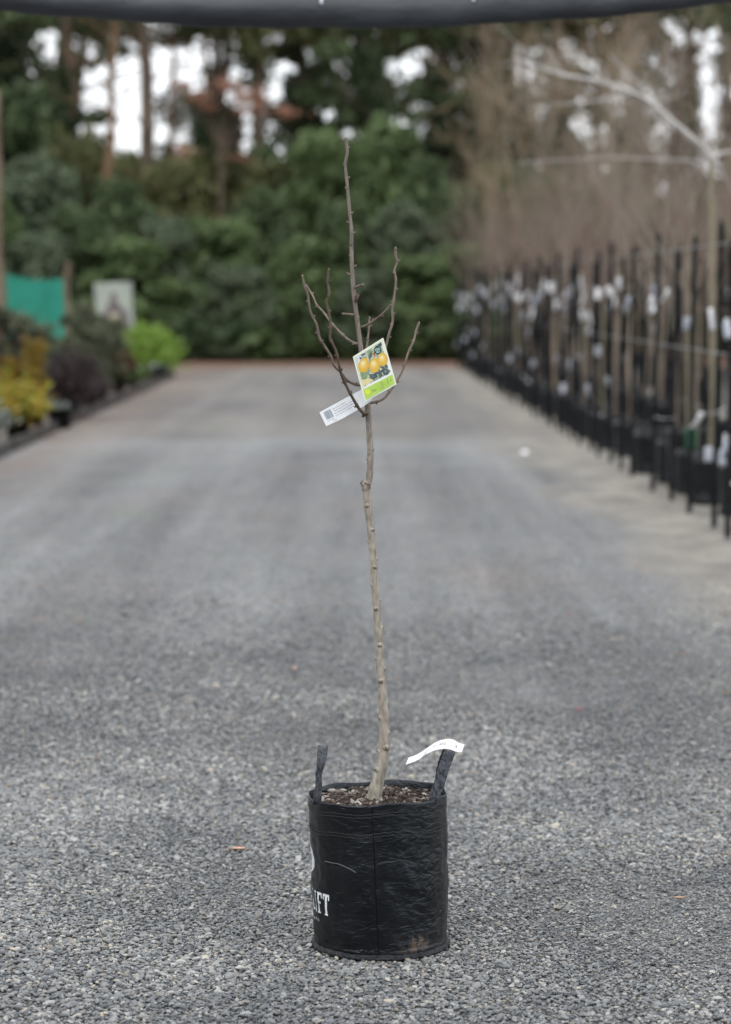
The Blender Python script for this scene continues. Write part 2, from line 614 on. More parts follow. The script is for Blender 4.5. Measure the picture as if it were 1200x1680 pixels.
# ------------------------------------------------------------------ foliage generators
def leaf_cloud(name, blobs, n, size, m, seed=0, shell=.55, aspect=.55, droop=0.0, fuzz=.12):
    """n folded leaves spread through ellipsoid blobs [(cx,cy,cz,rx,ry,rz)]"""
    g = np.random.default_rng(seed)
    B = np.array(blobs, float)
    wts = (B[:, 3] * B[:, 4] * B[:, 5]) ** .67
    idx = g.choice(len(B), n, p=wts / wts.sum())
    d = g.normal(size=(n, 3))
    d /= np.linalg.norm(d, axis=1)[:, None]
    rad = shell + (1 - shell) * g.uniform(0, 1, n) ** .6
    rad *= 1 + fuzz * np.abs(g.normal(size=n)) * np.where(g.uniform(0, 1, n) < .5, -1, 1.3)
    c = B[idx, :3] + d * B[idx, 3:] * rad[:, None]
    c[:, 2] = np.maximum(c[:, 2], .02)
    u = g.normal(size=(n, 3))
    u[:, 2] -= droop
    u /= np.linalg.norm(u, axis=1)[:, None]
    nn = d * .9 + g.normal(size=(n, 3)) * .7 + np.array([0, 0, .35])
    v = np.cross(nn, u)
    v /= np.linalg.norm(v, axis=1)[:, None] + 1e-9
    w = np.cross(u, v)
    s = size * g.uniform(.55, 1.35, n)[:, None]
    a = c - u * s
    bq = c + v * s * aspect + w * s * .18
    e = c + u * s
    f = c - v * s * aspect + w * s * .18
    verts = np.stack([a, bq, e, f], 1).reshape(-1, 3)
    verts[:, 2] = np.maximum(verts[:, 2], .003)
    base = np.arange(n)[:, None] * 4
    faces = np.concatenate([base + np.array([0, 1, 2]), base + np.array([0, 2, 3])])
    btint = g.uniform(-.22, .22, len(B))
    t = np.clip(.5 + btint[idx] + .2 * g.normal(size=n), 0, 1)
    me = mesh_np(name, verts, faces, 3, smooth=False, tint=np.repeat(t, 4))
    me.materials.append(m)
    return me

def blob_set(g, rx, rz0, rz1, nb, r0, r1, taper=.6):
    res = []
    for _ in range(nb):
        h = g.uniform(0, 1)
        rr = rx * (1 - taper * h ** 1.5)
        a = g.uniform(0, 2 * math.pi)
        q = rr * math.sqrt(g.uniform(0, 1))
        r = g.uniform(r0, r1)
        res.append((q * math.cos(a), q * math.sin(a), rz0 + (rz1 - rz0) * h, r, r, r * g.uniform(.6, .95)))
    return res

def prisms(name, segs, m, smooth=True):
    """segs (n,8): p0,p1,r0,r1 -> three-sided tapered twigs in one mesh"""
    S = np.array(segs, float)
    p0, p1, r0, r1 = S[:, :3], S[:, 3:6], S[:, 6:7], S[:, 7:8]
    d = p1 - p0
    d /= np.linalg.norm(d, axis=1)[:, None] + 1e-9
    ref = np.where(np.abs(d[:, 2:3]) > .9, np.array([[1., 0, 0]]), np.array([[0, 0, 1.]]))
    a = np.cross(d, ref)
    a /= np.linalg.norm(a, axis=1)[:, None] + 1e-9
    b = np.cross(d, a)
    vs = []
    for p, r in ((p0, r0), (p1, r1)):
        for k in range(3):
            an = 2 * math.pi * k / 3
            vs.append(p + (a * math.cos(an) + b * math.sin(an)) * r)
    V = np.stack(vs, 1).reshape(-1, 3)
    base = np.arange(len(S))[:, None] * 6
    F = np.concatenate([base + np.array([k, (k + 1) % 3, 3 + (k + 1) % 3, 3 + k]) for k in range(3)])
    me = mesh_np(name, V, F, 4, smooth=smooth)
    me.materials.append(m)
    return me

def grow(segs, p, d, length, r, depth, g, spread=.6, kids=4, up=.15, wig=.18, nseg=5):
    """recursive bare branch"""
    p = np.array(p, float)
    d = np.array(d, float)
    pts = [p]
    for i in range(nseg):
        d = d + g.normal(size=3) * wig + np.array([0, 0, up * .4])
        d /= np.linalg.norm(d)
        p = p + d * length / nseg
        r1 = r * (1 - (i + 1) / nseg * .72)
        r0 = r * (1 - i / nseg * .72)
        segs.append((*pts[-1], *p, r0, r1))
        pts.append(p)
        if depth > 0 and i >= 1:
            for _ in range(max(1, kids // nseg + (g.uniform() < (kids % nseg) / nseg))):
                dd = d + g.normal(size=3) * spread
                dd[2] += up
                dd /= np.linalg.norm(dd)
                grow(segs, p, dd, length * g.uniform(.4, .7), r1 * .62, depth - 1, g, spread, kids, up, wig, max(3, nseg - 1))

def copy_thing(root, loc, rz=0.0, scale=1.0, **kw):
    r = root.copy()
    COL.objects.link(r)
    r.location = loc
    r.rotation_euler = (0, 0, rz)
    r.scale = (scale,) * 3 if not hasattr(scale, '__len__') else scale
    for ch in list(root.children):
        c = ch.copy()
        COL.objects.link(c)
        c.parent = r
        for gch in list(ch.children):
            d = gch.copy()
            COL.objects.link(d)
            d.parent = c
    return tag(r, **kw)

def zof(py, Y):
    return P(600, py, Y).z

# ------------------------------------------------------------------ evergreen thicket at the end of the lane
def make_shrub(seed, m, leaf=.15, n=9500, stems=5):
    """unit shrub about 4 m high and 3.6 m wide"""
    g = np.random.default_rng(seed)
    blobs = blob_set(g, 1.55, .35, 3.6, 80, .20, .52, .5)
    root = empty('evergreen_shrub')
    mb = MB()
    for k in range(stems):
        a = g.uniform(0, 6.28)
        pts = [(.12 * math.cos(a), .12 * math.sin(a), 0)]
        for i in range(1, 6):
            pts.append((pts[-1][0] + math.cos(a) * .16 + g.normal() * .08, pts[-1][1] + math.sin(a) * .16 + g.normal() * .08, i * .55))
        mb.tube(pts, [.06, .055, .045, .035, .025, .012], 6)
    mb.build('trunk', M_bark, root, smooth=True)
    link('crown', leaf_cloud('crown', blobs, n, leaf, m, seed + 50, shell=.3), root)
    return root

shr = [make_shrub(11 + i, M_ev[i], leaf=.115 + .02 * (i % 2)) for i in range(4)]
shr_used = [False] * 4
SHL = ['dense dark green evergreen shrub in the thicket closing off the lane',
       'mid green leafy evergreen shrub in the thicket closing off the lane',
       'grey green evergreen shrub in the thicket closing off the lane',
       'olive green evergreen shrub in the thicket closing off the lane']

def place(protos, used, k, loc, rz, scale, **kw):
    if not used[k]:
        used[k] = True
        o = protos[k]
        o.location = loc
        o.rotation_euler = (0, 0, rz)
        o.scale = (scale,) * 3 if not hasattr(scale, '__len__') else scale
        return tag(o, **kw)
    return copy_thing(protos[k], loc, rz, scale, **kw)

# (pixel x, pixel y of the top, depth, width factor, kind)
TH = [(-120, 90, 66, 1.1, 0), (15, 120, 67, 1.1, 0), (-40, 300, 62, 1.0, 1), (70, 250, 65, 1.0, 2), (55, 380, 61.5, 1.0, 2),
      (140, 330, 62.5, .9, 0), (120, 195, 70, .9, 3), (200, 235, 74, .8, 3), (430, 225, 74, .8, 0), (310, 235, 74, .8, 3), (215, 390, 61.5, 1.0, 1), (205, 280, 66, .9, 0), (290, 350, 62, .9, 2),
      (275, 255, 69, .9, 3), (350, 240, 67, 1.0, 3), (370, 360, 62, .9, 1), (395, 430, 60.8, .8, 2), (440, 300, 64, .9, 0),
      (460, 250, 70, .8, 3), (500, 390, 61.5, .9, 1), (530, 215, 68, 1.0, 1), (575, 320, 63.5, .9, 0), (600, 440, 60.8, .8, 2),
      (630, 200, 68, 1.0, 1), (660, 330, 63, .9, 2), (690, 420, 61.2, .9, 1), (700, 240, 67, .9, 0), (745, 300, 64, .8, 0),
      (770, 400, 62, .8, 1), (800, 260, 70, .8, 3), (840, 330, 68, .8, 3), (900, 285, 72, .9, 3), (865, 260, 76, .8, 2), (980, 300, 72, .9, 0), (940, 330, 68, .8, 3),
      (1080, 300, 74, 1.0, 3), (1180, 310, 74, 1.0, 0), (830, 255, 74, .8, 0), (910, 270, 76, .9, 0), (1000, 280, 76, .9, 2), (1060, 340, 66, .8, 0), (1130, 270, 76, .9, 0), (800, 360, 65, .8, 0), (870, 370, 65, .8, 3), (1150, 360, 66, .8, 3), (1300, 250, 72, 1.1, 1), (-230, 200, 66, 1.1, 1), (-330, 150, 66, 1.1, 2)]
g0 = np.random.default_rng(5)
for (px, py, Y, wf, k) in TH:
    top = zof(py, Y)
    sz = top / 3.95
    c = P(px, 600, Y)
    sw = wf * (.75 + .25 * sz) * .95
    place(shr, shr_used, k, (c.x, Y, 0), g0.uniform(0, 6.28), (sw, sw, sz), label=SHL[k], cat='shrub', group='evergreen shrubs at the end of the lane')

# added unseen shrubs behind and left of the camera, darkening reflections on the bag
for (x, y, k, sz) in [(-15, -11, 0, 1.6), (-11.5, -12.5, 1, 1.5), (-8, -11.5, 2, 1.7), (-4.8, -12.6, 0, 1.6), (-1.5, -11.8, 1, 1.8), (1.8, -12.8, 0, 1.6), (5, -11.6, 2, 1.7), (8.4, -12.4, 1, 1.6), (12, -11.5, 0, 1.7),
                      (-12.5, -7, 1, 1.5), (-12.8, -3, 0, 1.6), (-12.2, 1, 2, 1.5), (-12.6, 5, 0, 1.6), (-12.4, 9, 1, 1.5), (-12.8, 13, 0, 1.6)]:
    place(shr, shr_used, k, (x, y, 0), g0.uniform(0, 6.28), (1.25, 1.25, sz), label=['dark', 'mid', 'grey'][k] + ' green evergreen shrub added out of view to darken the bag reflections', cat='shrub', group='unseen shrubs added for the bag reflections')

for i in range(12):
    for sx in (-1, 1):
        x, y, k = sx * (13.2 + g0.uniform(-.6, .6)), 17 + i * 4.2 + g0.uniform(-.8, .8), int(g0.integers(0, 4))
        place(shr, shr_used, k, (x, y, 0), g0.uniform(0, 6.28), (1.3, 1.3, g0.uniform(1.3, 1.8)),
              label=['dark', 'mid', 'grey', 'olive'][k] + (' green evergreen shrub in the hedge left of the planted bed' if sx < 0 else ' green evergreen shrub in the hedge beyond the stake rows'),
              cat='shrub', group='hedges along the nursery sides')

# low skirts of foliage that close the thicket's foot
def make_low(seed, m):
    g = np.random.default_rng(seed)
    root = empty('ground_shrub')
    blobs = blob_set(g, .75, .15, .85, 16, .2, .38, .4)
    mb = MB()
    for k in range(4):
        a = g.uniform(0, 6.28)
        mb.tube([(0, 0, 0), (.15 * math.cos(a), .15 * math.sin(a), .35), (.4 * math.cos(a), .4 * math.sin(a), .7)], [.025, .018, .008], 5)
    mb.build('stem', M_bark, root)
    link('foliage', leaf_cloud('foliage', blobs, 1500, .11, m, seed, shell=.4), root)
    return root
lows = [make_low(31, M_ev[0]), make_low(32, M_ev[1]), make_low(33, M_ivy)]
lused = [False] * 3
for i, px in enumerate(range(-60, 800, 42)):
    k = [0, 2, 1, 0, 2][i % 5]
    Y = 60.3 + g0.uniform(0, 1.2)
    place(lows, lused, k, (P(px, 600, Y).x, Y, 0), g0.uniform(0, 6.28), g0.uniform(.9, 1.5),
          label=['low dark green bush at the foot of the thicket', 'low bright green bush at the foot of the thicket', 'low ivy covered bush at the foot of the thicket'][k],
          cat='shrub', group='low bushes at the thicket foot')

# ------------------------------------------------------------------ tall trees behind
def make_tall(seed, ivy, r=.26, bark=None, crown_m=None, ivy_top=8.0, ivy_r=.5, nleaf=4200, cz=9.5, crown_n=3800):
    g = np.random.default_rng(seed)
    root = empty('tall_tree')
    H = 17
    pts, x, y = [], 0, 0
    for i in range(12):
        pts.append((x, y, i * H / 11))
        x += g.normal() * .13
        y += g.normal() * .13
    tr = MB()
    tr.tube(pts, [r * (1.25 if i == 0 else 1 - .065 * i) for i in range(12)], 10)
    trunk = tr.build('trunk', bark or M_bark, root, smooth=True)
    segs = []
    for i in range(24):
        z = g.uniform(4.8, 16)
        a = g.uniform(0, 6.28)
        k = min(11, int(z / H * 11))
        px_, py_, _ = pts[k]
        grow(segs, (px_, py_, z), (math.cos(a), math.sin(a), .25), g.uniform(1.2, 2.8), .045, 2, g, .5, 4, .05, .16, 4)
    link('branches', prisms('branches', segs, bark or M_bark), root)
    blobs = []
    for i in range(46):
        z = g.uniform(cz, H + .6)
        a = g.uniform(0, 6.28)
        q = g.uniform(.3, 2.6) * (1 - .5 * (z - cz) / (H - cz))
        s = g.uniform(.35, .8)
        blobs.append((q * math.cos(a) + x * .5, q * math.sin(a) + y * .5, z, s, s, s * .6))
    link('crown', leaf_cloud('crown', blobs, crown_n, .16, crown_m or M_ev[0], seed + 9, shell=.3), root)
    if ivy:
        ib = []
        for i in range(30):
            z = g.uniform(.3, ivy_top)
            k = min(11, int(z / H * 11))
            ib.append((pts[k][0] + g.normal() * .1, pts[k][1] + g.normal() * .1, z, ivy_r * g.uniform(.7, 1.25), ivy_r * g.uniform(.7, 1.25), g.uniform(.5, .9)))
        link('ivy', leaf_cloud('ivy', ib, nleaf, .13, M_ivy, seed + 3, shell=.5), root)
    return root

talls = [make_tall(101, False, .27), make_tall(102, True, .25, ivy_r=.42), make_tall(103, True, .3, ivy_top=14, ivy_r=.72, nleaf=6500, cz=8.0),
         make_tall(104, False, .15, M_bark_red, M_ev[3]), make_tall(105, True, .2, ivy_top=6.5, ivy_r=.36, crown_m=M_ev[3])]
tused = [False] * 5
TLL = ['tall bare brown tree trunk rising clear behind the thicket', 'tall tree behind the thicket, trunk loosely wrapped in ivy',
       'tall tree behind the thicket, trunk thickly clad in dark ivy', 'slender tall tree with orange brown trunk behind the thicket',
       'slim tall tree behind the thicket with ivy on its lower trunk']
for (px, Y, k, s) in [(-90, 80, 2, 1), (20, 84, 2, .9), (118, 80, 1, 1), (135, 92, 0, .8), (172, 68, 3, .9), (240, 76, 0, 1.05), (322, 80, 4, 1.1), (385, 82, 1, .9),
                      (455, 78, 4, .9), (512, 80, 2, .75), (590, 78, 2, .8), (655, 88, 4, 1), (700, 84, 1, 1.0), (745, 90, 4, 1), (788, 82, 2, .7),
                      (845, 95, 1, 1), (905, 92, 4, 1.1), (985, 88, 0, .8), (1070, 94, 4, 1), (1215, 92, 1, 1), (1290, 86, 2, 1), (-180, 84, 1, 1), (78, 96, 4, 1.1), (200, 104, 3, 1.2), (278, 104, 3, 1.15), (352, 98, 3, 1.2), (420, 104, 3, 1.2), (486, 98, 4, 1.15), (552, 96, 3, 1.15), (820, 80, 1, 1.0), (868, 84, 4, 1.0), (930, 80, 1, 1.0), (1020, 84, 4, 1.1), (1100, 86, 1, 1.05)]:
    c = P(px, 600, Y)
    place(talls, tused, k, (c.x, Y, 0), g0.uniform(0, 6.28), s, label=TLL[k], cat='tree', group='tall trees behind the thicket')

# thin leafy trees further off: sky shows through them
def make_airy(seed, m, n=2600):
    g = np.random.default_rng(seed)
    root = empty('airy_tree')
    segs = []
    grow(segs, (0, 0, 0), (0, 0, 1), 9.5, .13, 3, g, .55, 6, .12, .10, 6)
    link('trunk', prisms('trunk', segs, M_twig_grey), root)
    blobs = blob_set(g, 2.6, 3.0, 11.5, 60, .3, .8, .35)
    link('crown', leaf_cloud('crown', blobs, n, .17, m, seed, shell=.1), root)
    return root
airy = [make_airy(201, M_ev[3], 1700), make_airy(202, M_ev[0], 2000), make_airy(203, M_olive_l, 2400)]
aused = [False] * 3
for i, (px, Y, k, s) in enumerate([(-80, 95, 0, 1.1), (5, 88, 1, 1.0), (40, 98, 0, .9), (340, 100, 0, .8), (560, 96, 1, 1.0), (680, 96, 1, 1.05), (735, 98, 0, 1.0), (800, 94, 1, 1.0), (850, 100, 0, 1.05), (1280, 92, 0, 1.1), (985, 98, 0, 1.0), (1060, 100, 0, .95), (125, 104, 2, .8), (470, 104, 2, .8), (300, 106, 2, .85)]):
    c = P(px, 600, Y)
    place(airy, aused, k, (c.x, Y, 0), g0.uniform(0, 6.28), s,
          label=['thin olive leaved tree with sky showing through, beyond the thicket', 'loose dark green tree with sky showing through, beyond the thicket', 'sparse grey green tree with sky showing through, beyond the thicket'][k],
          cat='tree', group='thin trees beyond the thicket')

# rusty-leaved small tree reaching sideways
def make_rust():
    g = np.random.default_rng(77)
    root = empty('rusty_leaved_tree', label='small tree with flat sprays of rusty red leaves above the thicket', cat='tree')
    Y = 66.0
    c = P(360, 600, Y)
    root.location = (c.x, Y, 0)
    segs = []
    z0 = zof(210, Y)
    segs.append((0, 0, 0, .1, 0, z0, .1, .06))
    blobs = []
    for (px, py) in [(300, 140), (330, 158), (345, 175), (380, 145), (400, 160), (410, 185), (430, 165), (465, 185), (480, 188), (365, 135), (420, 145), (385, 258), (330, 165), (300, 250)]:
        q = P(px, py, Y) - Vector((c.x, Y, 0))
        segs.append((.1, 0, z0 - .6, q.x, q.y, q.z, .035, .012))
        blobs.append((q.x, q.y + g.normal() * .5, q.z, g.uniform(.25, .6), .5, g.uniform(.10, .18)))
    link('trunk', prisms('trunk', segs, M_bark), root)
    link('crown', leaf_cloud('crown', blobs, 480, .10, M_rust, 5, shell=.1), root)
make_rust()

# ------------------------------------------------------------------ bare deciduous trees on the right
def make_bare(seed, m, H=6.5, depth=4, r=.11, kids=6):
    g = np.random.default_rng(seed)
    root = empty('bare_tree')
    segs = []
    grow(segs, (0, 0, 0), (0, 0, 1), H * .72, r, depth, g, .62, kids, .22, .09, 6)
    n1 = 6
    link('trunk', prisms('trunk', segs[:1] + [s for s in segs if s[6] > .03], m), root)
    link('twigs', prisms('twigs', [s[:6] + (max(s[6], .009), max(s[7], .007)) for s in segs if s[6] <= .03], m), root, kind='stuff')
    return root
bares = [make_bare(301, M_twig_brown, 6.5, 3, .10, 7), make_bare(302, M_twig_brown, 7, 3, .11, 7), make_bare(303, M_twig_grey, 6.5, 3, .10, 7)]
bused = [False] * 3
BL = ['bare brown twiggy tree beyond the nursery rows', 'bare brown spreading tree beyond the nursery rows', 'bare grey twiggy tree beyond the nursery rows']
for (px, Y, k, s) in [(790, 62, 0, .9), (850, 66, 1, 1.0), (920, 60, 2, .95), (985, 66, 1, 1.05), (1050, 62, 0, 1.0), (1120, 60, 2, 1.0), (1190, 66, 1, 1.1), (1270, 62, 0, 1.2), (880, 78, 0, 1.2), (1020, 78, 1, 1.2)]:
    c = P(px, 600, Y)
    place(bares, bused, k, (c.x, Y, 0), g0.uniform(0, 6.28), s, label=BL[k], cat='tree', group='bare trees beyond the nursery rows')

# ------------------------------------------------------------------ nursery rows on the right
def bag_mesh(seed, r=.16, h=.34):
    g = np.random.default_rng(seed)
    mb = MB()
    prof = [(r * .97, 0.0), (r * 1.04, .012), (r * .98, .03), (r * .99, h * .35), (r * 1.02, h * .6), (r * 1.0, h * .85), (r * 1.01, h), (r * .985, h), (r * .97, h - .05)]
    mb.lathe(prof, 28, cap0=True)
    ph = g.uniform(0, 6.28, 4)
    vs = []
    for (x, y, z) in mb.v:
        a = math.atan2(y, x)
        k = 1 + .025 * math.sin(2 * a + ph[0]) + .02 * math.sin(5 * a + ph[1] + z * 20) + .02 * math.sin(z * 40 + ph[2] + a)
        vs.append((x * k, y * k, z))
    mb.v = vs
    return mb.mesh('bag', M_plastic, True)

def make_potted(seed, bark, H=1.75, top=2.9, nwh=5, twig=None):
    g = np.random.default_rng(seed)
    root = empty('potted_tree')
    link('bag', bag_mesh(seed), root)
    s = MB()
    s.lathe([(0.001, .305), (.08, .305), (.158, .30)], 18)
    s.build('soil', M_soil, root)
    pts, x, y = [], 0, 0
    for i in range(8):
        pts.append((x, y, .29 + i * (H - .29) / 7))
        x += g.normal() * .012
        y += g.normal() * .012
    t = MB()
    t.tube(catmull(pts, .08), np.linspace(*{401: (.020, .012), 402: (.015, .010), 403: (.017, .011)}.get(seed, (.018, .011)), len(catmull(pts, .08))), 7)
    t.build('trunk', bark, root, smooth=True)
    segs = []
    for i in range(nwh):
        z = g.uniform(1.15, H)
        k = min(7, int((z - .29) / (H - .29) * 7))
        a = g.uniform(0, 6.28)
        q = g.uniform(.25, .9)
        grow(segs, (pts[k][0], pts[k][1], z), (math.cos(a) * q, math.sin(a) * q, 1), g.uniform(.55, 1.0) * (top - z), .0075, 2, g, .45, 4, .25, .09, 4)
    segs = [sg[:6] + (max(sg[6], .0022), max(sg[7], .0017)) for sg in segs]
    link('branches', prisms('branches', segs, twig or M_twig_red), root)
    return root

pots = [make_potted(401, M_tan), make_potted(402, M_tan2, 1.9, 2.9, 6), make_potted(403, M_olive, 1.6, 2.5, 5), make_potted(404, M_tan2, 1.8, 2.8, 6, M_twig_grey)]
pused = [False] * 4
NG = 'bare young trees in black bags along the rows'
NL = {0: 'bare young tree in black bag standing just behind the stakes edging the lane',
      1: 'bare young tree in black bag in the second row behind the stakes',
      2: 'bare young tree in black bag in the rows farthest from the lane'}

def row_x(Y):
    return 2.30 + (Y - 16.4) * (1.98 - 2.30) / (56 - 16.4)

# front stakes: measured near ones, then about a metre apart
stY = [16.35, 17.1, 18.25, 19.35, 20.3, 22.0, 22.8]
while stY[-1] < 55.5:
    stY.append(stY[-1] + random.uniform(.85, 1.15))
stY = [15.2] + stY

def stake_mesh(h=1.95):
    """Y-section steel picket with a pointed foot and chamfered head"""
    mb = MB()
    prof, arm, th = [], .021, .0045
    for k in range(3):
        a = 2 * math.pi * k / 3 + .4
        d = Vector((math.cos(a), math.sin(a), 0))
        s = Vector((-d.y, d.x, 0))
        vs = []
        for z, sc in ((-.02, 1), (h - .03, 1), (h, .35)):
            vs += [s * th + Vector((0, 0, z)), -s * th + Vector((0, 0, z)), -s * th * .8 + d * arm * sc + Vector((0, 0, z)), s * th * .8 + d * arm * sc + Vector((0, 0, z))]
        fs = []
        for l in range(2):
            for j in range(4):
                fs.append((l * 4 + j, l * 4 + (j + 1) % 4, l * 4 + 4 + (j + 1) % 4, l * 4 + 4 + j))
        fs += [(3, 2, 1, 0), (8, 9, 10, 11)]
        mb.add(vs, fs)
    return mb.mesh('stake', M_stake)
stakes_me = [stake_mesh(1.95), stake_mesh(1.88), stake_mesh(2.02)]
SL = ['black metal stake in the front line along the gravel lane', 'black metal stake among the trees behind the front line']
for i, Y in enumerate(stY):
    o = link('stake', stakes_me[i % 3], loc=(row_x(Y) + random.uniform(-.02, .02), Y, 0), label=SL[0], cat='stake', group='black stakes along the lane')
    o.rotation_euler = (random.uniform(-.015, .015), random.uniform(-.03, .012), random.uniform(0, 6))
for r in (1, 2):
    Y = 16.0 + r * .4
    while Y < 56:
        o = link('stake', stakes_me[random.randrange(3)], loc=(row_x(Y) + r * .95 + random.uniform(-.05, .05), Y, 0), label=SL[1], cat='stake', group='black stakes behind the front line')
        o.rotation_euler = (random.uniform(-.02, .02), random.uniform(-.02, .02), random.uniform(0, 6))
        Y += random.uniform(1.0, 1.6)

# wires strung along the stakes
for r, zz, lab in [(0, 1.86, 'top wire strung along the front line of stakes'), (0, 1.15, 'middle wire strung along the front line of stakes'),
                   (1, 1.5, 'wire strung along the second line of stakes')]:
    mb = MB()
    mb.tube([(row_x(y) + r * .95 + .012, y, zz) for y in (15.0, 25, 35, 45, 56)], .004, 5)
    mb.build('wire', M_steel, label=lab, cat='wire')

# tags
def strip_mesh(name, m, l=.16, wd=.028, bend=.5):
    vs, fs = [], []
    n = 6
    p, a = Vector((0, 0, 0)), 0
    pts = []
    for i in range(n + 1):
        pts.append(p.copy())
        p = p + Vector((math.sin(a), 0, -math.cos(a))) * l / n
        a += bend / n
    t = .0012
    for q in pts:
        for (dy, dx) in ((-wd / 2, 0), (wd / 2, 0), (wd / 2, t), (-wd / 2, t)):
            vs.append(q + Vector((dx, dy, 0)))
    for i in range(n):
        for j in range(4):
            k = (j + 1) % 4
            fs.append((i * 4 + j, i * 4 + k, i * 4 + 4 + k, i * 4 + 4 + j))
    fs += [(3, 2, 1, 0), tuple(n * 4 + j for j in range(4))]
    mb = MB()
    mb.add(vs, fs)
    return mb.mesh(name, m, True)
tag_me = [strip_mesh('label_strip', M_white, .15, .03, .4), strip_mesh('label_strip', M_tagpale, .13, .035, 1.1), strip_mesh('label_strip', M_white, .20, .03, 1.8),
          strip_mesh('label_strip', M_tagpale, .10, .055, .2), strip_mesh('label_strip', M_white, .11, .06, .3)]
low_me = strip_mesh('label_strip', M_white, .15, .05, .8)
low_g = strip_mesh('green_strap', M_greentag, .16, .02, .3)

def put_tag(loc, low=False, dim=False):
    if low:
        me = low_me
    elif dim:
        me = tag_me[random.choice((1, 3))]
    else:
        me = tag_me[random.randrange(5)]
    o = link('plant_label', me, loc=loc, label='white plant label lying over a black bag rim beside the lane' if low else 'white plant label hanging from a bare nursery tree',
             cat='label', group='white labels on the bags' if low else 'white labels on the nursery trees')
    o.rotation_euler = (random.uniform(-.3, .3), random.uniform(-1.9, -.9) if low else random.uniform(-.3, .3), random.uniform(2.2, 4.2))
    return o

for r in range(4):
    Y = 16.9 + .35 * r
    while Y < 56:
        k = random.choice((0, 1, 2, 3) if r < 2 else (0, 1, 3))
        x = row_x(Y) + .30 + r * .95 + random.uniform(-.08, .08) + (max(0, r - 1) * .3)
        s = random.uniform(.93, 1.06)
        if Y < 18 and r == 0:
            s = 1.0
        place(pots, pused, k, (x, Y, 0), random.uniform(0, 6.28), s, label=NL[min(r, 2)], cat='potted tree', group=NG)
        if r == 0:
            put_tag((x - .02, Y - .025, random.uniform(1.42, 1.72)))
            if random.random() < .55: put_tag((x + .02, Y - .025, random.uniform(1.3, 1.75)), dim=True)
            if random.random() < .45: put_tag((x - .12, Y - .10, .355 * s), low=True)
        elif r == 1:
            put_tag((x - .02, Y - .025, random.uniform(1.4, 1.8)), dim=random.random() < .5)
            if random.random() < .4: put_tag((x, Y - .025, random.uniform(.7, 1.6)), dim=True)
        elif r == 2 and random.random() < .6:
            put_tag((x, Y - .025, random.uniform(1.5, 2.2)), dim=True)
        Y += random.uniform(.85, 1.25) if r < 2 else random.uniform(1.9, 2.7)

for i, Y in enumerate(stY):
    for _ in range(random.choice((1, 1, 2))):
        o = link('plant_label', tag_me[random.choice((3, 3, 1, 4, 0, 2))], loc=(row_x(Y) - .028, Y - .02, random.triangular(1.2, 1.82, 1.6)),
                 label='white plant label tied to a black stake along the lane', cat='label', group='white labels on the stakes')
        o.rotation_euler = (random.uniform(-.3, .3), random.uniform(-.3, .3), random.uniform(1.0, 2.2))
    if random.random() < .45:
        o = link('plant_label', tag_me[random.choice((1, 3))], loc=(row_x(Y) - .028, Y - .02, random.uniform(.45, 1.1)),
                 label='white plant label tied to a black stake along the lane', cat='label', group='white labels on the stakes')
        o.rotation_euler = (0, random.uniform(-.3, .3), random.uniform(1.0, 2.2))

for (px, py, Y, me_, ry, rz) in [(1110, 684, 17.3, low_me, -1.25, 2.9), (1152, 676, 17.0, low_me, -.4, 2.2), (1190, 668, 16.6, low_me, -.9, 2.6), (1196, 712, 16.4, tag_me[4], .1, 1.7), (1188, 738, 16.5, tag_me[3], .1, 1.6)]:
    q_ = P(px, py, Y)
    q_.x = min(q_.x, row_x(Y) + .25)
    o = link('plant_label', me_, loc=q_, label='white plant label sticking out beside the shiny bag at the near stakes', cat='label', group='labels by the near bag')
    o.rotation_euler = (.1, ry, rz)
for (px, py, Y) in [(1128, 700, 17.35), (1142, 702, 17.4), (1192, 716, 16.6)]:
    q_ = P(px, py, Y)
    o = link('green_strap', low_g, loc=q_, label='dark green plastic strap hanging by the near black bag', cat='strap', group='green straps by the near bag')
    o.rotation_euler = (0, 0, 1.6)

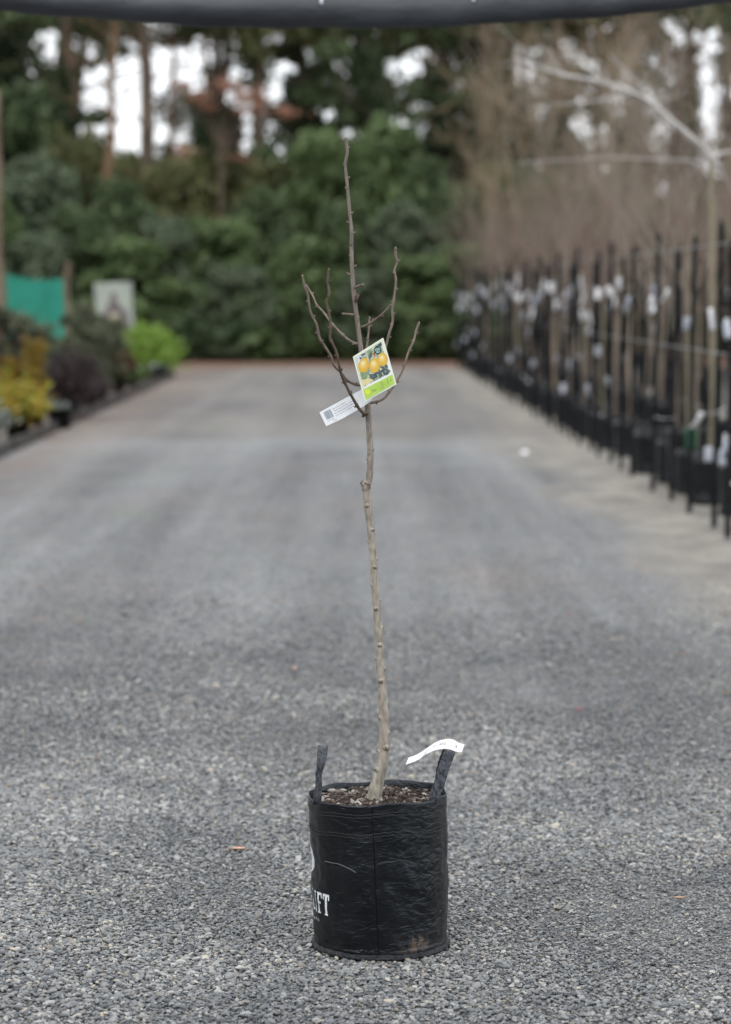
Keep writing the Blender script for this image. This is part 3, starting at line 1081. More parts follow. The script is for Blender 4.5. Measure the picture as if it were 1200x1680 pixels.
# pale-stemmed tree whose long branch arches over the lane
def make_arching():
    Y = 19.6
    base = G(1172, 770)
    c = Vector((P(1172, 600, Y).x, Y, 0))
    root = empty('arching_tree', c, label='pale barked young tree whose long bare branch arches out over the lane', cat='tree')
    L_ = lambda px, py, dy=0.0: P(px, py, Y + dy) - c
    t = MB()
    pts = catmull([Vector((0, 0, .28)), L_(1172, 640), L_(1168, 480), L_(1170, 360), L_(1166, 262)], .12)
    t.tube(pts, list(np.linspace(.034, .024, len(pts))), 8)
    t.build('trunk', M_olive, root, smooth=True)
    s = MB()
    s.lathe([(0.001, .305), (.08, .305), (.158, .30)], 18)
    s.build('soil', M_soil, root)
    link('bag', bag_mesh(77), root)
    def br(pl, r0, r1):
        b = MB()
        q = catmull(pl, .08)
        b.tube(q, list(np.linspace(r0, r1, len(q))), 7)
        b.build('branch', M_pale, root, smooth=True)
    br([L_(1166, 264), L_(1150, 240, -.05), L_(1110, 205, -.15), L_(1070, 170, -.2), L_(1030, 148, -.25), L_(975, 132, -.3), L_(920, 122, -.3), L_(880, 108, -.3), L_(845, 95, -.3)], .024, .008)
    br([L_(985, 134, -.3), L_(982, 122, -.3), L_(965, 104, -.35), L_(945, 92, -.4)], .012, .004)
    br([L_(1040, 152, -.25), L_(1010, 160, -.2), L_(960, 168, -.2), L_(900, 172, -.1)], .008, .003)
    br([L_(1100, 196, -.15), L_(1060, 150, 0), L_(1030, 120, .1), L_(1000, 90, .15)], .008, .003)
    br([L_(1166, 268), L_(1180, 275, .1), L_(1200, 310, .2), L_(1230, 340, .3)], .016, .006)
    br([L_(1166, 262), L_(1185, 250, .1), L_(1215, 246, .2), L_(1250, 225, .3)], .014, .005)
    br([L_(1168, 290), L_(1140, 265, .1), L_(1090, 262, .2), L_(1000, 258, .3), L_(930, 262, .3), L_(850, 268, .3)], .006, .0025)
    br([L_(1010, 142, -.25), L_(1000, 135, -.3), L_(990, 112, -.3)], .007, .003)
    br([L_(925, 122, -.3), L_(912, 105, -.3), L_(902, 80, -.3)], .006, .003)
    segs = []
    g = np.random.default_rng(8)
    for (px, py, dy) in [(1110, 205, -.15), (1070, 170, -.2), (1030, 148, -.25), (975, 132, -.3), (920, 122, -.3), (880, 108, -.3), (1200, 310, .2), (1215, 246, .2), (1166, 330, 0)]:
        p = L_(px, py, dy)
        segs = []
        grow(segs, p, (g.normal(), g.normal(), .6), g.uniform(.25, .6), .004, 1, g, .5, 4, .1, .1, 4)
        link('twig', prisms('twig', segs, M_pale), root)
make_arching()

# second straight olive stem next to it
c2 = P(1130, 600, 20.4)
o = copy_thing(pots[2], (c2.x, 20.4, 0), 1.0, (1.0, 1.0, 1.45), label='tall straight olive stemmed young tree beside the pale arching tree', cat='potted tree')

# ------------------------------------------------------------------ planted bed on the left
def pot_mesh(r=.15, h=.24):
    mb = MB()
    mb.lathe([(r * .8, 0), (r * .98, h * .9), (r * 1.06, h * .9), (r * 1.06, h), (r * .98, h), (r * .94, h * .8)], 20, cap0=True)
    return mb.mesh('pot', M_plastic, True)
POT = pot_mesh()

def bed_plant(name, px, py_top, Y, width, m, n, leaf, label, kind='round', seed=0, x=None, group=None, shell=.4):
    g = np.random.default_rng(seed + 900)
    cx = P(px, 600, Y).x if x is None else x
    top = zof(py_top, Y)
    root = empty(name, (cx, Y, 0), label=label, cat='potted plant', group=group)
    link('pot', POT, root)
    s = MB()
    s.lathe([(.001, .20), (.135, .195)], 16)
    s.build('soil', M_soil, root)
    W = width / 2
    if kind == 'round':
        blobs = blob_set(g, W * .75, .26, top - .12, 16, W * .28, W * .5, .25)
    elif kind == 'dome':
        blobs = [(0, 0, top * .5, W, W, top * .48)] + blob_set(g, W * .7, .25, top - .15, 12, W * .2, W * .35, .5)
    elif kind == 'column':
        blobs = []
        for i in range(14):
            h = g.uniform(0, 1)
            rr = W * (1 - .7 * h)
            blobs.append((g.normal() * W * .25, g.normal() * W * .25, .25 + (top - .25) * h, rr * .6 + .02, rr * .6 + .02, .12))
    else:  # loose
        blobs = blob_set(g, W, .3, top, 26, W * .2, W * .36, .1)
        n, leaf = int(n * 1.5), leaf * 1.35
    st = MB()
    for k in range(7):
        b = blobs[(k * 3) % len(blobs)]
        st.tube([(b[0] * .12, b[1] * .12, .19), (b[0] * .5, b[1] * .5, .19 + (b[2] - .19) * .55), (b[0], b[1], max(b[2], .26))], [.009, .007, .004], 5)
    st.build('stem', M_bark, root)
    link('foliage', leaf_cloud('foliage', blobs, n, leaf, m, seed, shell=shell, aspect=.4 if kind in ('column', 'dome') else .55, fuzz=.16 if kind == 'dome' else .45, droop=-.9), root)
    return root

bed_plant('flowering_shrub', 28, 628, 28.0, .85, M_yel, 1300, .045, 'yellow and orange leaved rounded shrub at the edge of the left bed', 'round', 1)
bed_plant('golden_shrub', 22, 585, 30.2, .62, M_gold, 1800, .04, 'low brownish gold shrub behind the yellow shrub', 'round', 2)
bed_plant('golden_conifer', 54, 566, 30.6, .28, M_gold, 1500, .04, 'narrow upright golden conifer between yellow and purple shrubs', 'column', 3)
bed_plant('purple_shrub', 112, 580, 32.0, .80, M_purp, 2600, .036, 'dark purple brown shrub near the yellow shrub', 'round', 4)
bed_plant('silver_shrub', 98, 655, 29.8, .22, M_silver, 500, .03, 'small silvery plant between yellow and purple shrubs', 'round', 5)
bed_plant('silver_shrub', -28, 668, 26.3, .55, M_silver, 900, .03, 'low silvery plant in front of the yellow shrub', 'round', 6)
bed_plant('purple_shrub', 148, 612, 35.5, .55, M_purp, 1500, .036, 'smaller dull purple shrub next to a pale green plant', 'round', 7)
bed_plant('pale_green_shrub', 162, 622, 37.5, .42, M_olive_l, 1200, .036, 'low pale olive green plant in the left bed', 'round', 8)
bed_plant('russet_grass', 192, 575, 41.0, .5, M_russet, 1600, .05, 'russet brown upright plant beside the lime bush', 'loose', 9)
bed_plant('green_shrub', 214, 608, 43.5, .5, M_ev[1], 1300, .04, 'low mid green plant in front of the lime bush', 'round', 10)
bed_plant('lime_bush', 238, 540, 48.0, 1.15, M_lime, 7500, .06, 'big rounded lime green bush near the end of the left bed', 'dome', 11, shell=.75)
bed_plant('silver_shrub', 262, 606, 47.0, .32, M_silver, 500, .035, 'small silvery plant at the foot of the lime bush', 'round', 12)
bed_plant('olive_shrub', 150, 505, 39.5, .9, M_olive_l, 1500, .04, 'loose tall olive plant in front of the picture board', 'loose', 13)
bed_plant('olive_shrub', 120, 520, 36.5, .9, M_olive_l, 1500, .04, 'loose grey olive plant right of the green cloth', 'loose', 14)
bed_plant('olive_shrub', 25, 512, 34.0, .8, M_olive_l, 1600, .04, 'loose olive plant in front of the green cloth', 'loose', 15)
bed_plant('purple_shrub', 5, 560, 33.0, .6, M_purp, 1400, .036, 'dusky purple plant under the green cloth', 'loose', 16)
bed_plant('green_shrub', 62, 525, 36.0, .9, M_ev[2], 1700, .04, 'grey green plant below the green cloth', 'round', 17)
bed_plant('russet_grass', 85, 560, 38.5, .7, M_russet, 1400, .045, 'russet plant beside the wooden post', 'loose', 18)
bed_plant('green_shrub', 170, 530, 45.5, .9, M_ev[2], 2200, .045, 'grey green shrub at the foot of the picture board', 'round', 19)
bed_plant('green_shrub', 130, 555, 43.0, .9, M_ev[0], 2200, .045, 'dark green shrub between the post and the picture board', 'round', 20)
bed_plant('olive_shrub', -50, 560, 30.5, .8, M_olive_l, 1600, .04, 'loose olive plant behind the silvery plant', 'loose', 21)
bed_plant('green_shrub', -75, 600, 27.0, .8, M_ev[1], 1600, .04, 'mid green plant at the near end of the bed', 'round', 22)

# dark edging of the bed
def make_edging():
    mb = MB()
    a, b = G(-60, 775), G(284, 618)
    n = 40
    for i in range(n):
        p = a.lerp(b, i / n) + Vector((random.uniform(-.02, .02), 0, 0))
        q = a.lerp(b, (i + 1) / n)
        mb.box((p + q) / 2 + Vector((0, 0, .055)), (.05, (q - p).length * .96, .11 + random.uniform(-.015, .015)))
    mb.build('bed_edging', M_plastic, label='low black plastic edging along the foot of the left bed', cat='edging')
make_edging()

# green shade cloth on posts
def make_cloth():
    Y = 45.0
    m = mat('teal_shade_cloth', (.014, .20, .145, 1), (.02, .26, .185, 1), rough=.7, scale=3)
    c = P(57, 600, Y)
    root = empty('shade_cloth', (c.x, Y, 0), label='teal green shade cloth hung between posts above the left bed', cat='cloth')
    n, k = 16, 14
    x0, x1 = P(9, 500, Y).x - c.x, P(106, 500, Y).x - c.x
    zt0, zt1 = zof(449, Y), zof(457, Y)
    vs, fs = [], []
    for side in (0, .006):
        for j in range(k + 1):
            for i in range(n + 1):
                u, v = i / n, j / k
                zt = zt0 + (zt1 - zt0) * u - .06 * math.sin(math.pi * u)
                z = zt * (1 - v) + .45 * v
                vs.append((x0 + (x1 - x0) * u, .03 * math.sin(u * 9 + v * 2) * (.4 + v) + side, z))
    w_ = (n + 1)
    off = w_ * (k + 1)
    for j in range(k):
        for i in range(n):
            q = (j * w_ + i, j * w_ + i + 1, (j + 1) * w_ + i + 1, (j + 1) * w_ + i)
            fs.append(q)
            fs.append(tuple(t + off for t in q[::-1]))
    mb = MB()
    mb.add(vs, fs)
    mb.build('cloth', m, root, smooth=True)
    for xx in (x0, x1):
        p = MB()
        p.tube([(xx, .02, 0), (xx, .02, zt0 + .02)], .022, 8)
        p.build('post', M_wood, root)
    # separate round topped post
    cp = P(113, 600, 44)
    r2 = empty('wooden_post', (cp.x, 44, 0), label='slim weathered post with rounded finial right of the green cloth', cat='post')
    p = MB()
    p.tube([(0, 0, 0), (0, 0, zof(452, 44))], [.028, .024], 8)
    p.build('shaft', M_wood, r2)
    q = MB()
    zt = zof(448, 44)
    q.blob((0, 0, zt), (.05, .05, .07), 12, 8)
    q.build('finial', M_wood, r2, smooth=True)
    q = MB()
    q.blob((0, 0, zof(436, 44)), (.04, .04, .06), 12, 8)
    q.build('finial', M_wood, r2, smooth=True)
make_cloth()

def poly(mb, pts, y):
    """flat polygon in the local XZ plane, facing -Y"""
    mb.add([(p[0], y, p[1]) for p in pts], [tuple(range(len(pts)))])

def ell(cx, cz, rx, rz, n=28, rot=0.0):
    c, s = math.cos(rot), math.sin(rot)
    return [(cx + rx * math.cos(t) * c - rz * math.sin(t) * s, cz + rx * math.cos(t) * s + rz * math.sin(t) * c) for t in [2 * math.pi * i / n for i in range(n)]]

# picture board
def make_board():
    Y = 50.0
    c = P(193, 600, Y)
    root = empty('picture_board', (c.x, Y, 0), label='pale upright picture board with dark shape and cream disc behind lime bush', cat='sign')
    root.rotation_euler = (0, R(-2.5), 0)
    zt, zb = zof(463, Y), .75
    hw = .36
    b = MB()
    b.box((0, .02, (zt + zb) / 2), (hw * 2, .03, zt - zb))
    b.build('panel', mat('board_pale', (.28, .32, .28, 1), (.40, .43, .38, 1), rough=.5, scale=2.5), root)
    for sx in (-.3, .3):
        p = MB()
        p.box((sx, .06, zb * .5 + .3), (.04, .04, zb + .6))
        p.build('leg', M_wood, root)
    h = zt - zb
    d = MB()
    poly(d, [(-.27, zb + .02), (.29, zb + .02), (.27, zb + h * .42), (.14, zb + h * .52), (.08, zb + h * .66), (.03, zb + h * .82), (-.04, zb + h * .82), (-.09, zb + h * .64), (-.16, zb + h * .50), (-.25, zb + h * .36)], .002)
    d.build('dark_picture_shape', mat('board_dark', (.07, .06, .065, 1), (.20, .17, .17, 1), rough=.5, scale=6), root)
    e = MB()
    poly(e, ell(.01, zb + h * .30, .10, .135), -.001)
    e.build('cream_disc', mat('board_cream', (.50, .43, .30, 1), (.60, .53, .40, 1), rough=.5, scale=7), root)
make_board()

# grey trunk at the far left
def make_pole():
    mb = MB()
    c = P(-1, 600, 44)
    pts = [(c.x + .01 * math.sin(i * 1.3), 44, i * .62) for i in range(9)]
    mb.tube(pts, [.085 - i * .004 for i in range(9)], 9)
    mb.build('timber_pole', M_wood, label='stout grey brown timber pole left of the green cloth', cat='pole', smooth=True)
make_pole()

# ------------------------------------------------------------------ rolled shade cloth across the lane, on two posts
def make_roll():
    Y = 9.2
    m = mat('dark_rolled_cloth', (.024, .027, .033, 1), (.048, .053, .062, 1), rough=.6, scale=5, bump=.5, bscale=30, stretch=(.5, 1, 1))
    zc = lambda x: zof(21, Y) + .0435 * (x + .097) ** 2
    span = 3.6
    vs, fs = [], []
    n, k = 160, 18
    g = np.random.default_rng(3)
    ph = g.uniform(0, 6.28, 8)
    for i in range(n + 1):
        x = -span + 2 * span * i / n
        for j in range(k):
            a = 2 * math.pi * j / k
            r = .053 * (1 + .05 * math.sin(3 * a + x * 2 + ph[0]) + .05 * math.sin(x * 9 + a + ph[1]) + .035 * math.sin(x * 23 + 2 * a + ph[2]))
            vs.append((x, Y + r * math.cos(a), zc(x) + r * math.sin(a)))
    for i in range(n):
        for j in range(k):
            q = (j + 1) % k
            fs.append((i * k + j, i * k + q, (i + 1) * k + q, (i + 1) * k + j))
    fs += [tuple(range(k))[::-1], tuple(n * k + j for j in range(k))]
    root = empty('rolled_shade_cloth', (0, 0, 0), label='dark grey rolled up shade cloth sagging across the lane overhead', cat='cloth')
    mb = MB()
    mb.add(vs, fs)
    mb.build('roll', m, root, smooth=True)
    mt = mat('pale_sky_highlight', (.42, .45, .50, 1), rough=.5)  # pale bands painting in the sky highlights along the top of the roll
    for x in (-.84, -.15, .38, 1.15, -1.6, 2.0):
        t = MB()
        t.tube([(x + .004 * math.cos(q * .5), Y + .0575 * math.cos(q * 2 * math.pi / 16), zc(x) + .0575 * math.sin(q * 2 * math.pi / 16)) for q in range(2, 8)], .007, 6)
        t.build('tie_or_highlight', mt, root, smooth=True)
    for sx, nm in ((-1, 'grey timber post by the left verge carrying the rolled cloth'), (1, 'grey timber post by the stakes carrying the rolled cloth')):
        p = MB()
        x = sx * (span - .02)
        p.tube([(x, Y, 0), (x, Y, zc(x) - .058), ], [.06, .055], 12)
        p.build('timber_post', M_wood, label=nm, cat='post', smooth=True)
make_roll()

# ------------------------------------------------------------------ the bagged pear tree in focus
BC = Vector((0.036, 6.02, 0.0))          # foot of the bag
BH = 0.362
TREE = empty('potted_pear_tree', BC, label='leafless young fruit tree standing in a black handled planter bag', cat='potted tree')

def bag_material():
    m, n, b = newmat('woven_black_bag')
    N, K = n.nodes.new, n.links.new
    tcn = N('ShaderNodeTexCoord')
    b.inputs['Roughness'].default_value = .25
    b.inputs['Specular IOR Level'].default_value = .43
    b.inputs['Specular Tint'].default_value = (.82, .9, 1, 1)
    # thin laminated weave
    sep = N('ShaderNodeSeparateXYZ')
    K(tcn.outputs['UV'], sep.inputs[0])
    def wave(sc, axis):
        wv = N('ShaderNodeMath')
        wv.operation = 'MULTIPLY'
        wv.inputs[1].default_value = sc
        K(sep.outputs[axis], wv.inputs[0])
        s = N('ShaderNodeMath')
        s.operation = 'SINE'
        K(wv.outputs[0], s.inputs[0])
        return s.outputs[0]
    wx, wy = wave(2 * math.pi * 330, 0), wave(2 * math.pi * 120, 1)
    ad = N('ShaderNodeMath')
    ad.operation = 'ADD'
    K(wx, ad.inputs[0]); K(wy, ad.inputs[1])
    mp1 = N('ShaderNodeMapping')
    mp1.inputs['Scale'].default_value = (1, 1, 2.6)
    K(tcn.outputs['Object'], mp1.inputs['Vector'])
    n1 = N('ShaderNodeTexNoise')
    n1.inputs['Scale'].default_value = 17
    n1.inputs['Detail'].default_value = 5
    n1.inputs['Distortion'].default_value = 2.2
    K(mp1.outputs[0], n1.inputs['Vector'])
    b1 = N('ShaderNodeBump')
    b1.inputs['Strength'].default_value = .10
    b1.inputs['Distance'].default_value = .001
    K(ad.outputs[0], b1.inputs['Height'])
    b2 = N('ShaderNodeBump')
    b2.inputs['Strength'].default_value = .45
    b2.inputs['Distance'].default_value = .008
    K(n1.outputs['Fac'], b2.inputs['Height'])
    K(b1.outputs['Normal'], b2.inputs['Normal'])
    K(b2.outputs['Normal'], b.inputs['Normal'])
    # dusty film and a brown smear near the foot
    n2 = N('ShaderNodeTexNoise')
    n2.inputs['Scale'].default_value = 9
    n2.inputs['Detail'].default_value = 7
    n2.inputs['Roughness'].default_value = .7
    K(tcn.outputs['Object'], n2.inputs['Vector'])
    r = N('ShaderNodeValToRGB')
    r.color_ramp.elements[0].position = .42
    r.color_ramp.elements[0].color = (.0030, .0034, .0040, 1)
    r.color_ramp.elements[1].position = .78
    r.color_ramp.elements[1].color = (.011, .012, .0135, 1)
    K(n2.outputs['Fac'], r.inputs['Fac'])
    # smear mask
    so = N('ShaderNodeVectorMath'); so.operation = 'SUBTRACT'
    so.inputs[1].default_value = (.078, -.135, .035)
    K(tcn.outputs['Object'], so.inputs[0])
    sm = N('ShaderNodeVectorMath'); sm.operation = 'MULTIPLY'
    sm.inputs[1].default_value = (24, 12, 34)
    K(so.outputs[0], sm.inputs[0])
    ln = N('ShaderNodeVectorMath'); ln.operation = 'LENGTH'
    K(sm.outputs[0], ln.inputs[0])
    mr = N('ShaderNodeMapRange')
    mr.inputs[1].default_value = 1.1
    mr.inputs[2].default_value = .3
    K(ln.outputs['Value'], mr.inputs[0])
    mp2 = N('ShaderNodeMapping')
    mp2.inputs['Scale'].default_value = (90, 90, 22)
    K(tcn.outputs['Object'], mp2.inputs['Vector'])
    n3 = N('ShaderNodeTexNoise')
    n3.inputs['Scale'].default_value = 1.0
    n3.inputs['Detail'].default_value = 3
    K(mp2.outputs[0], n3.inputs['Vector'])
    mr2 = N('ShaderNodeMapRange')
    mr2.inputs[1].default_value = .48
    mr2.inputs[2].default_value = .62
    K(n3.outputs['Fac'], mr2.inputs[0])
    mm = N('ShaderNodeMath'); mm.operation = 'MULTIPLY'
    K(mr.outputs[0], mm.inputs[0]); K(mr2.outputs[0], mm.inputs[1])
    x = N('ShaderNodeMix'); x.data_type = 'RGBA'
    ins = [s for s in x.inputs if s.type == 'RGBA']
    K(mm.outputs[0], x.inputs[0])
    K(r.outputs['Color'], ins[0])
    ins[1].default_value = (.085, .062, .045, 1)
    K([s for s in x.outputs if s.type == 'RGBA'][0], b.inputs['Base Color'])
    return m
M_bag = bag_material()
M_web = mat('handle_webbing', (.006, .007, .010, 1), (.075, .082, .10, 1), rough=.5, scale=170, bump=.6, bscale=260, stretch=(1, 1, .45), spec=.25)
M_thread = mat('stitch_thread', (.026, .028, .031, 1), rough=.6)
M_print = mat('white_print', (.60, .63, .66, 1), (.74, .77, .80, 1), rough=.5, scale=60)
M_hem = mat('hem_fuzz', (.008, .009, .011, 1), (.03, .032, .037, 1), rough=.5, scale=70, bump=.8, bscale=140, spec=.25)

def bag_r(a, z):
    """outer radius and axis shift of the bag; a = angle measured from the camera side, positive to the right"""
    t = z / BH
    r = .1545 + .0085 * t
    r += .0035 * math.sin(math.pi * min(1, t * 1.1))
    p = Vector((math.sin(a) * 3.1, math.cos(a) * 3.1, z * 17))
    p2 = Vector((math.sin(a) * 8, math.cos(a) * 8, z * 62))
    p3 = Vector((math.sin(a) * 15 + z * 22, math.cos(a) * 15, z * 95 + 5))
    body = 1.0 if t < .74 else .45
    r += body * (.0036 * mnoise.noise(p) + .0010 * mnoise.noise(p2) + .0004 * mnoise.noise(p3))
    # crumpled folds: ridged noise
    q = Vector((math.sin(a) * 5 + 3, math.cos(a) * 5, z * 34 + 2 + math.sin(a) * 4))
    wr = .35 + .65 * max(0.0, min(1.0, .5 + 1.6 * mnoise.noise(Vector((math.sin(a) * 2, math.cos(a) * 2, z * 9 + 7)))))
    r += body * wr * .0026 * (abs(mnoise.noise(q)) - .25)
    # broad soft vertical dents
    r += .0022 * body * mnoise.noise(Vector((math.sin(a) * 6 + 9, math.cos(a) * 6, z * 4)))
    # hollow on the left side
    r -= .006 * math.exp(-((a + 1.35) / .4) ** 2 - ((z - .20) / .05) ** 2)
    if z < .02:
        r += .002
    return r

def rim_z(a):
    return BH + .004 * math.sin(a * 1.0 + .2) * 1.0 + .0025 * math.sin(3 * a + 1) + .002 * math.sin(7 * a)

def bag_pt(a, z, off=0.0):
    r = bag_r(a, z) + off
    sh = -.008 * z / BH
    return Vector((sh + r * math.sin(a), -r * math.cos(a), z))

def make_bag():
    na, nzz = 260, 110
    vs, fs, uvs = [], [], []
    for j in range(nzz + 1):
        for i in range(na):
            a = -math.pi + 2 * math.pi * i / na
            vs.append(bag_pt(a, rim_z(a) * j / nzz))
    # turned-in hem
    for (dz, off) in ((0.0012, -.0012), (0, -.0026), (-.03, -.0032), (-.075, -.004)):
        for i in range(na):
            a = -math.pi + 2 * math.pi * i / na
            z = rim_z(a) + dz
            p = bag_pt(a, rim_z(a), off)
            vs.append(Vector((p.x, p.y, z)))
    rows = nzz + 5
    for j in range(rows - 1):
        for i in range(na):
            k = (i + 1) % na
            fs.append((j * na + i, j * na + k, (j + 1) * na + k, (j + 1) * na + i))
    fs.append(tuple(range(na))[::-1])
    mb = MB()
    mb.add(vs, fs)
    bag = mb.build('bag', M_bag, TREE, smooth=True)
    me = bag.data
    uv = me.uv_layers.new(name='UVMap')
    dat = np.zeros(len(me.loops) * 2, np.float32)
    vi = np.zeros(len(me.loops), np.int32)
    me.loops.foreach_get('vertex_index', vi)
    dat[0::2] = (vi % na) / na
    dat[1::2] = (vi // na) / nzz
    uv.data.foreach_set('uv', dat)
    # stitch rows
    st = MB()
    for (dz, amp) in ((.020, 1), (.027, 1), (.066, 1), (.073, 1)):
        nst = 190
        for i in range(nst):
            a0 = -math.pi + 2 * math.pi * i / nst
            a1 = a0 + 2 * math.pi / nst * .66
            pts = [bag_pt(a, rim_z(a) - dz + .0008 * math.sin(i * 1.7), .0007) for a in (a0, (a0 + a1) / 2, a1)]
            st.tube(pts, .0008, 4, cap=False)
    tag(st.build('stitching', M_thread, bag), kind='stuff')
    # vertical seam: raised lap, matte black painting in its shadow line
    sm = MB()
    zs = np.linspace(.004, BH - .004, 50)
    prof = [(-.0013, .0001), (-.0008, .0006), (.0008, .0006), (.0013, .0001)]
    sv_, sf_ = [], []
    for z in zs:
        a0 = -.03 - .055 * (z / BH) + .012 * mnoise.noise(Vector((z * 14, 0, 2)))
        for (du, off) in prof:
            sv_.append(bag_pt(a0 + du / .16, z, off))
    for i in range(len(zs) - 1):
        for k in range(3):
            sf_.append((i * 4 + k, i * 4 + k + 1, (i + 1) * 4 + k + 1, (i + 1) * 4 + k))
    sm.add(sv_, sf_)
    sm.build('side_seam', mat('seam_shadow_black', (.0045, .0048, .0052, 1), rough=.85, spec=.08), bag, smooth=True)
    # folded hem where the base panel is sewn on
    hm = MB()
    hv, hf = [], []
    nh = 220
    sect = [(.000, .013), (.0025, .011), (.005, .007), (.007, .004), (.005, .001), (.000, .001)]
    for i in range(nh):
        a = -math.pi + 2 * math.pi * i / nh
        q = 1 + .45 * mnoise.noise(Vector((math.sin(a) * 6, math.cos(a) * 6, 1))) + .3 * mnoise.noise(Vector((math.sin(a) * 22, math.cos(a) * 22, 4)))
        for (o_, z) in sect:
            p = bag_pt(a, .012, o_ * q - .0006)
            hv.append(Vector((p.x, p.y, z * (0.85 + .2 * q))))
    ns = len(sect)
    for i in range(nh):
        k = (i + 1) % nh
        for j in range(ns - 1):
            hf.append((i * ns + j, k * ns + j, k * ns + j + 1, i * ns + j + 1))
    hm.add(hv, hf)
    hm.build('base_hem', M_hem, bag, smooth=True)
    # printed word and emblem wrapped round the left side
    def glyph(rects, a_c, zc, h, wd, name):
        g_ = MB()
        for (x0, x1, y0, y1) in rects:
            nx = max(1, int((x1 - x0) * 8)); ny = max(1, int((y1 - y0) * 10))
            vv, ff = [], []
            for j in range(ny + 1):
                for i in range(nx + 1):
                    u = x0 + (x1 - x0) * i / nx
                    v = y0 + (y1 - y0) * j / ny
                    vv.append(bag_pt(a_c + (u - .5) * wd / .16, zc + (v - .5) * h, .0006))
            for j in range(ny):
                for i in range(nx):
                    ff.append((j * (nx + 1) + i, j * (nx + 1) + i + 1, (j + 1) * (nx + 1) + i + 1, (j + 1) * (nx + 1) + i))
            g_.add(vv, ff)
        g_.build(name, M_print, bag)
    T = [(.34, .66, 0, .92), (0, 1, .88, 1), (0, .16, .72, .88), (.84, 1, .72, .88), (.22, .78, 0, .07)]
    F = [(.12, .42, 0, 1), (.42, 1, .88, 1), (.84, 1, .74, .88), (.42, .78, .48, .58), (0, .12, .93, 1), (0, .56, 0, .07)]
    I = [(.30, .70, 0, 1), (.08, .92, .93, 1), (.08, .92, 0, .07)]
    Lg = [(.12, .42, 0, 1), (0, .56, .93, 1), (.42, 1, 0, .12), (.84, 1, .12, .30)]
    zc, h = .118, .050
    glyph(T, R(-51.5), zc, h, .023, 'letter')
    glyph(F, R(-60.8), zc, h, .020, 'letter')
    glyph(I, R(-68.3), zc, h, .012, 'letter')
    glyph(Lg, R(-76.5), zc, h, .019, 'letter')
    em = MB()
    vv, ff = [], []
    for j in range(13):
        for i in range(33):
            t, q = 2 * math.pi * i / 32, j / 12
            vv.append(bag_pt(R(-101) + q * R(28.5) * math.cos(t), .207 + q * .034 * math.sin(t), .0006))
    for j in range(12):
        for i in range(32):
            ff.append((j * 33 + i, j * 33 + i + 1, (j + 1) * 33 + i + 1, (j + 1) * 33 + i))
    em.add(vv, ff)
    em.build('emblem', M_print, bag)
    sl = MB()
    for k in range(6):
        a0 = R(-66) - k * R(3.4)
        vv = [bag_pt(a0 + dx * R(2.2), .072 + dz * .006 - .001 * (k % 2), .0006) for (dx, dz) in ((0, 0), (1, 0), (1, 1), (0, 1))]
        sl.add(vv, [(0, 1, 2, 3)])
    sl.build('small_print', mat('grey_print', (.22, .235, .26, 1), rough=.5), bag)
    # loose pale thread on the flank
    lt = MB()
    lt.tube([bag_pt(R(d), z, .0012) for d, z in ((-50, .2225), (-42, .2215), (-36, .222), (-30, .2195), (-25, .215), (-21, .210), (-19, .2065))], .0007, 5)
    lt.build('loose_thread', mat('pale_thread', (.16, .165, .17, 1), rough=.6), bag)
    return bag
BAG = make_bag()

# mulch
def make_mulch():
    zb = BH - .020
    s = MB()
    rings, n = 12, 64
    vs, fs = [(0, 0, zb + .004)], []
    for k in range(1, rings + 1):
        for i in range(n):
            a = 2 * math.pi * i / n
            r = .1565 * k / rings
            vs.append((-.008 + r * math.sin(a), -r * math.cos(a), zb + .007 * mnoise.noise(Vector((r * 30 * math.sin(a), r * 30 * math.cos(a), 0))) - .004 * k / rings))
    for i in range(n):
        fs.append((0, 1 + i, 1 + (i + 1) % n))
    for k in range(rings - 1):
        for i in range(n):
            j = (i + 1) % n
            fs.append((1 + k * n + i, 1 + (k + 1) * n + i, 1 + (k + 1) * n + j, 1 + k * n + j))
    s.add(vs, fs)
    soil = s.build('soil', M_soil, TREE, smooth=True)
    g = np.random.default_rng(21)
    groups = [MB() for _ in range(4)]
    for i in range(2300):
        a, r = g.uniform(0, 6.28), .150 * math.sqrt(g.uniform(0, 1))
        k = g.choice(4, p=[.42, .34, .17, .07])
        l = g.uniform(.005, .019) * (1.2 if k == 3 else 1)
        rot = Matrix.Rotation(g.uniform(0, 6.28), 3, 'Z') @ Matrix.Rotation(g.normal() * .4, 3, 'X') @ Matrix.Rotation(g.normal() * .35, 3, 'Y')
        groups[k].box((-.008 + r * math.sin(a), -r * math.cos(a), zb + g.uniform(-.002, .006)), (l, l * g.uniform(.3, .7), l * g.uniform(.15, .35)), rot)
    cm = [mat('chip_dark', (.012, .008, .006, 1), (.03, .02, .016, 1), rough=.9, scale=90), mat('chip_brown', (.03, .020, .015, 1), (.065, .045, .035, 1), rough=.9, scale=90),
          mat('chip_pink', (.10, .076, .062, 1), (.17, .135, .112, 1), rough=.85, scale=90), mat('chip_pale', (.24, .23, .22, 1), (.36, .33, .30, 1), rough=.8, scale=90)]
    for k in range(4):
        tag(groups[k].build('bark_chips', cm[k], soil), kind='stuff')
    # a grey stone and a few pale bits by the left handle
    for (px, py, sx, m_) in ((545, 1298, .012, cm[3]), (556, 1300, .013, cm[2]), (534, 1308, .008, cm[3]), (563, 1298, .011, cm[3])):
        q = G(px, py)
        d = ray(px, py)
        t = (zb + .006 - CAMZ) / d.z
        p = Vector((d.x * t, d.y * t, zb + .007)) - BC
        b = MB()
        b.blob(p, (sx, sx * .8, sx * .45), 8, 5)
        b.build('pebble', m_, soil, smooth=True)
make_mulch()

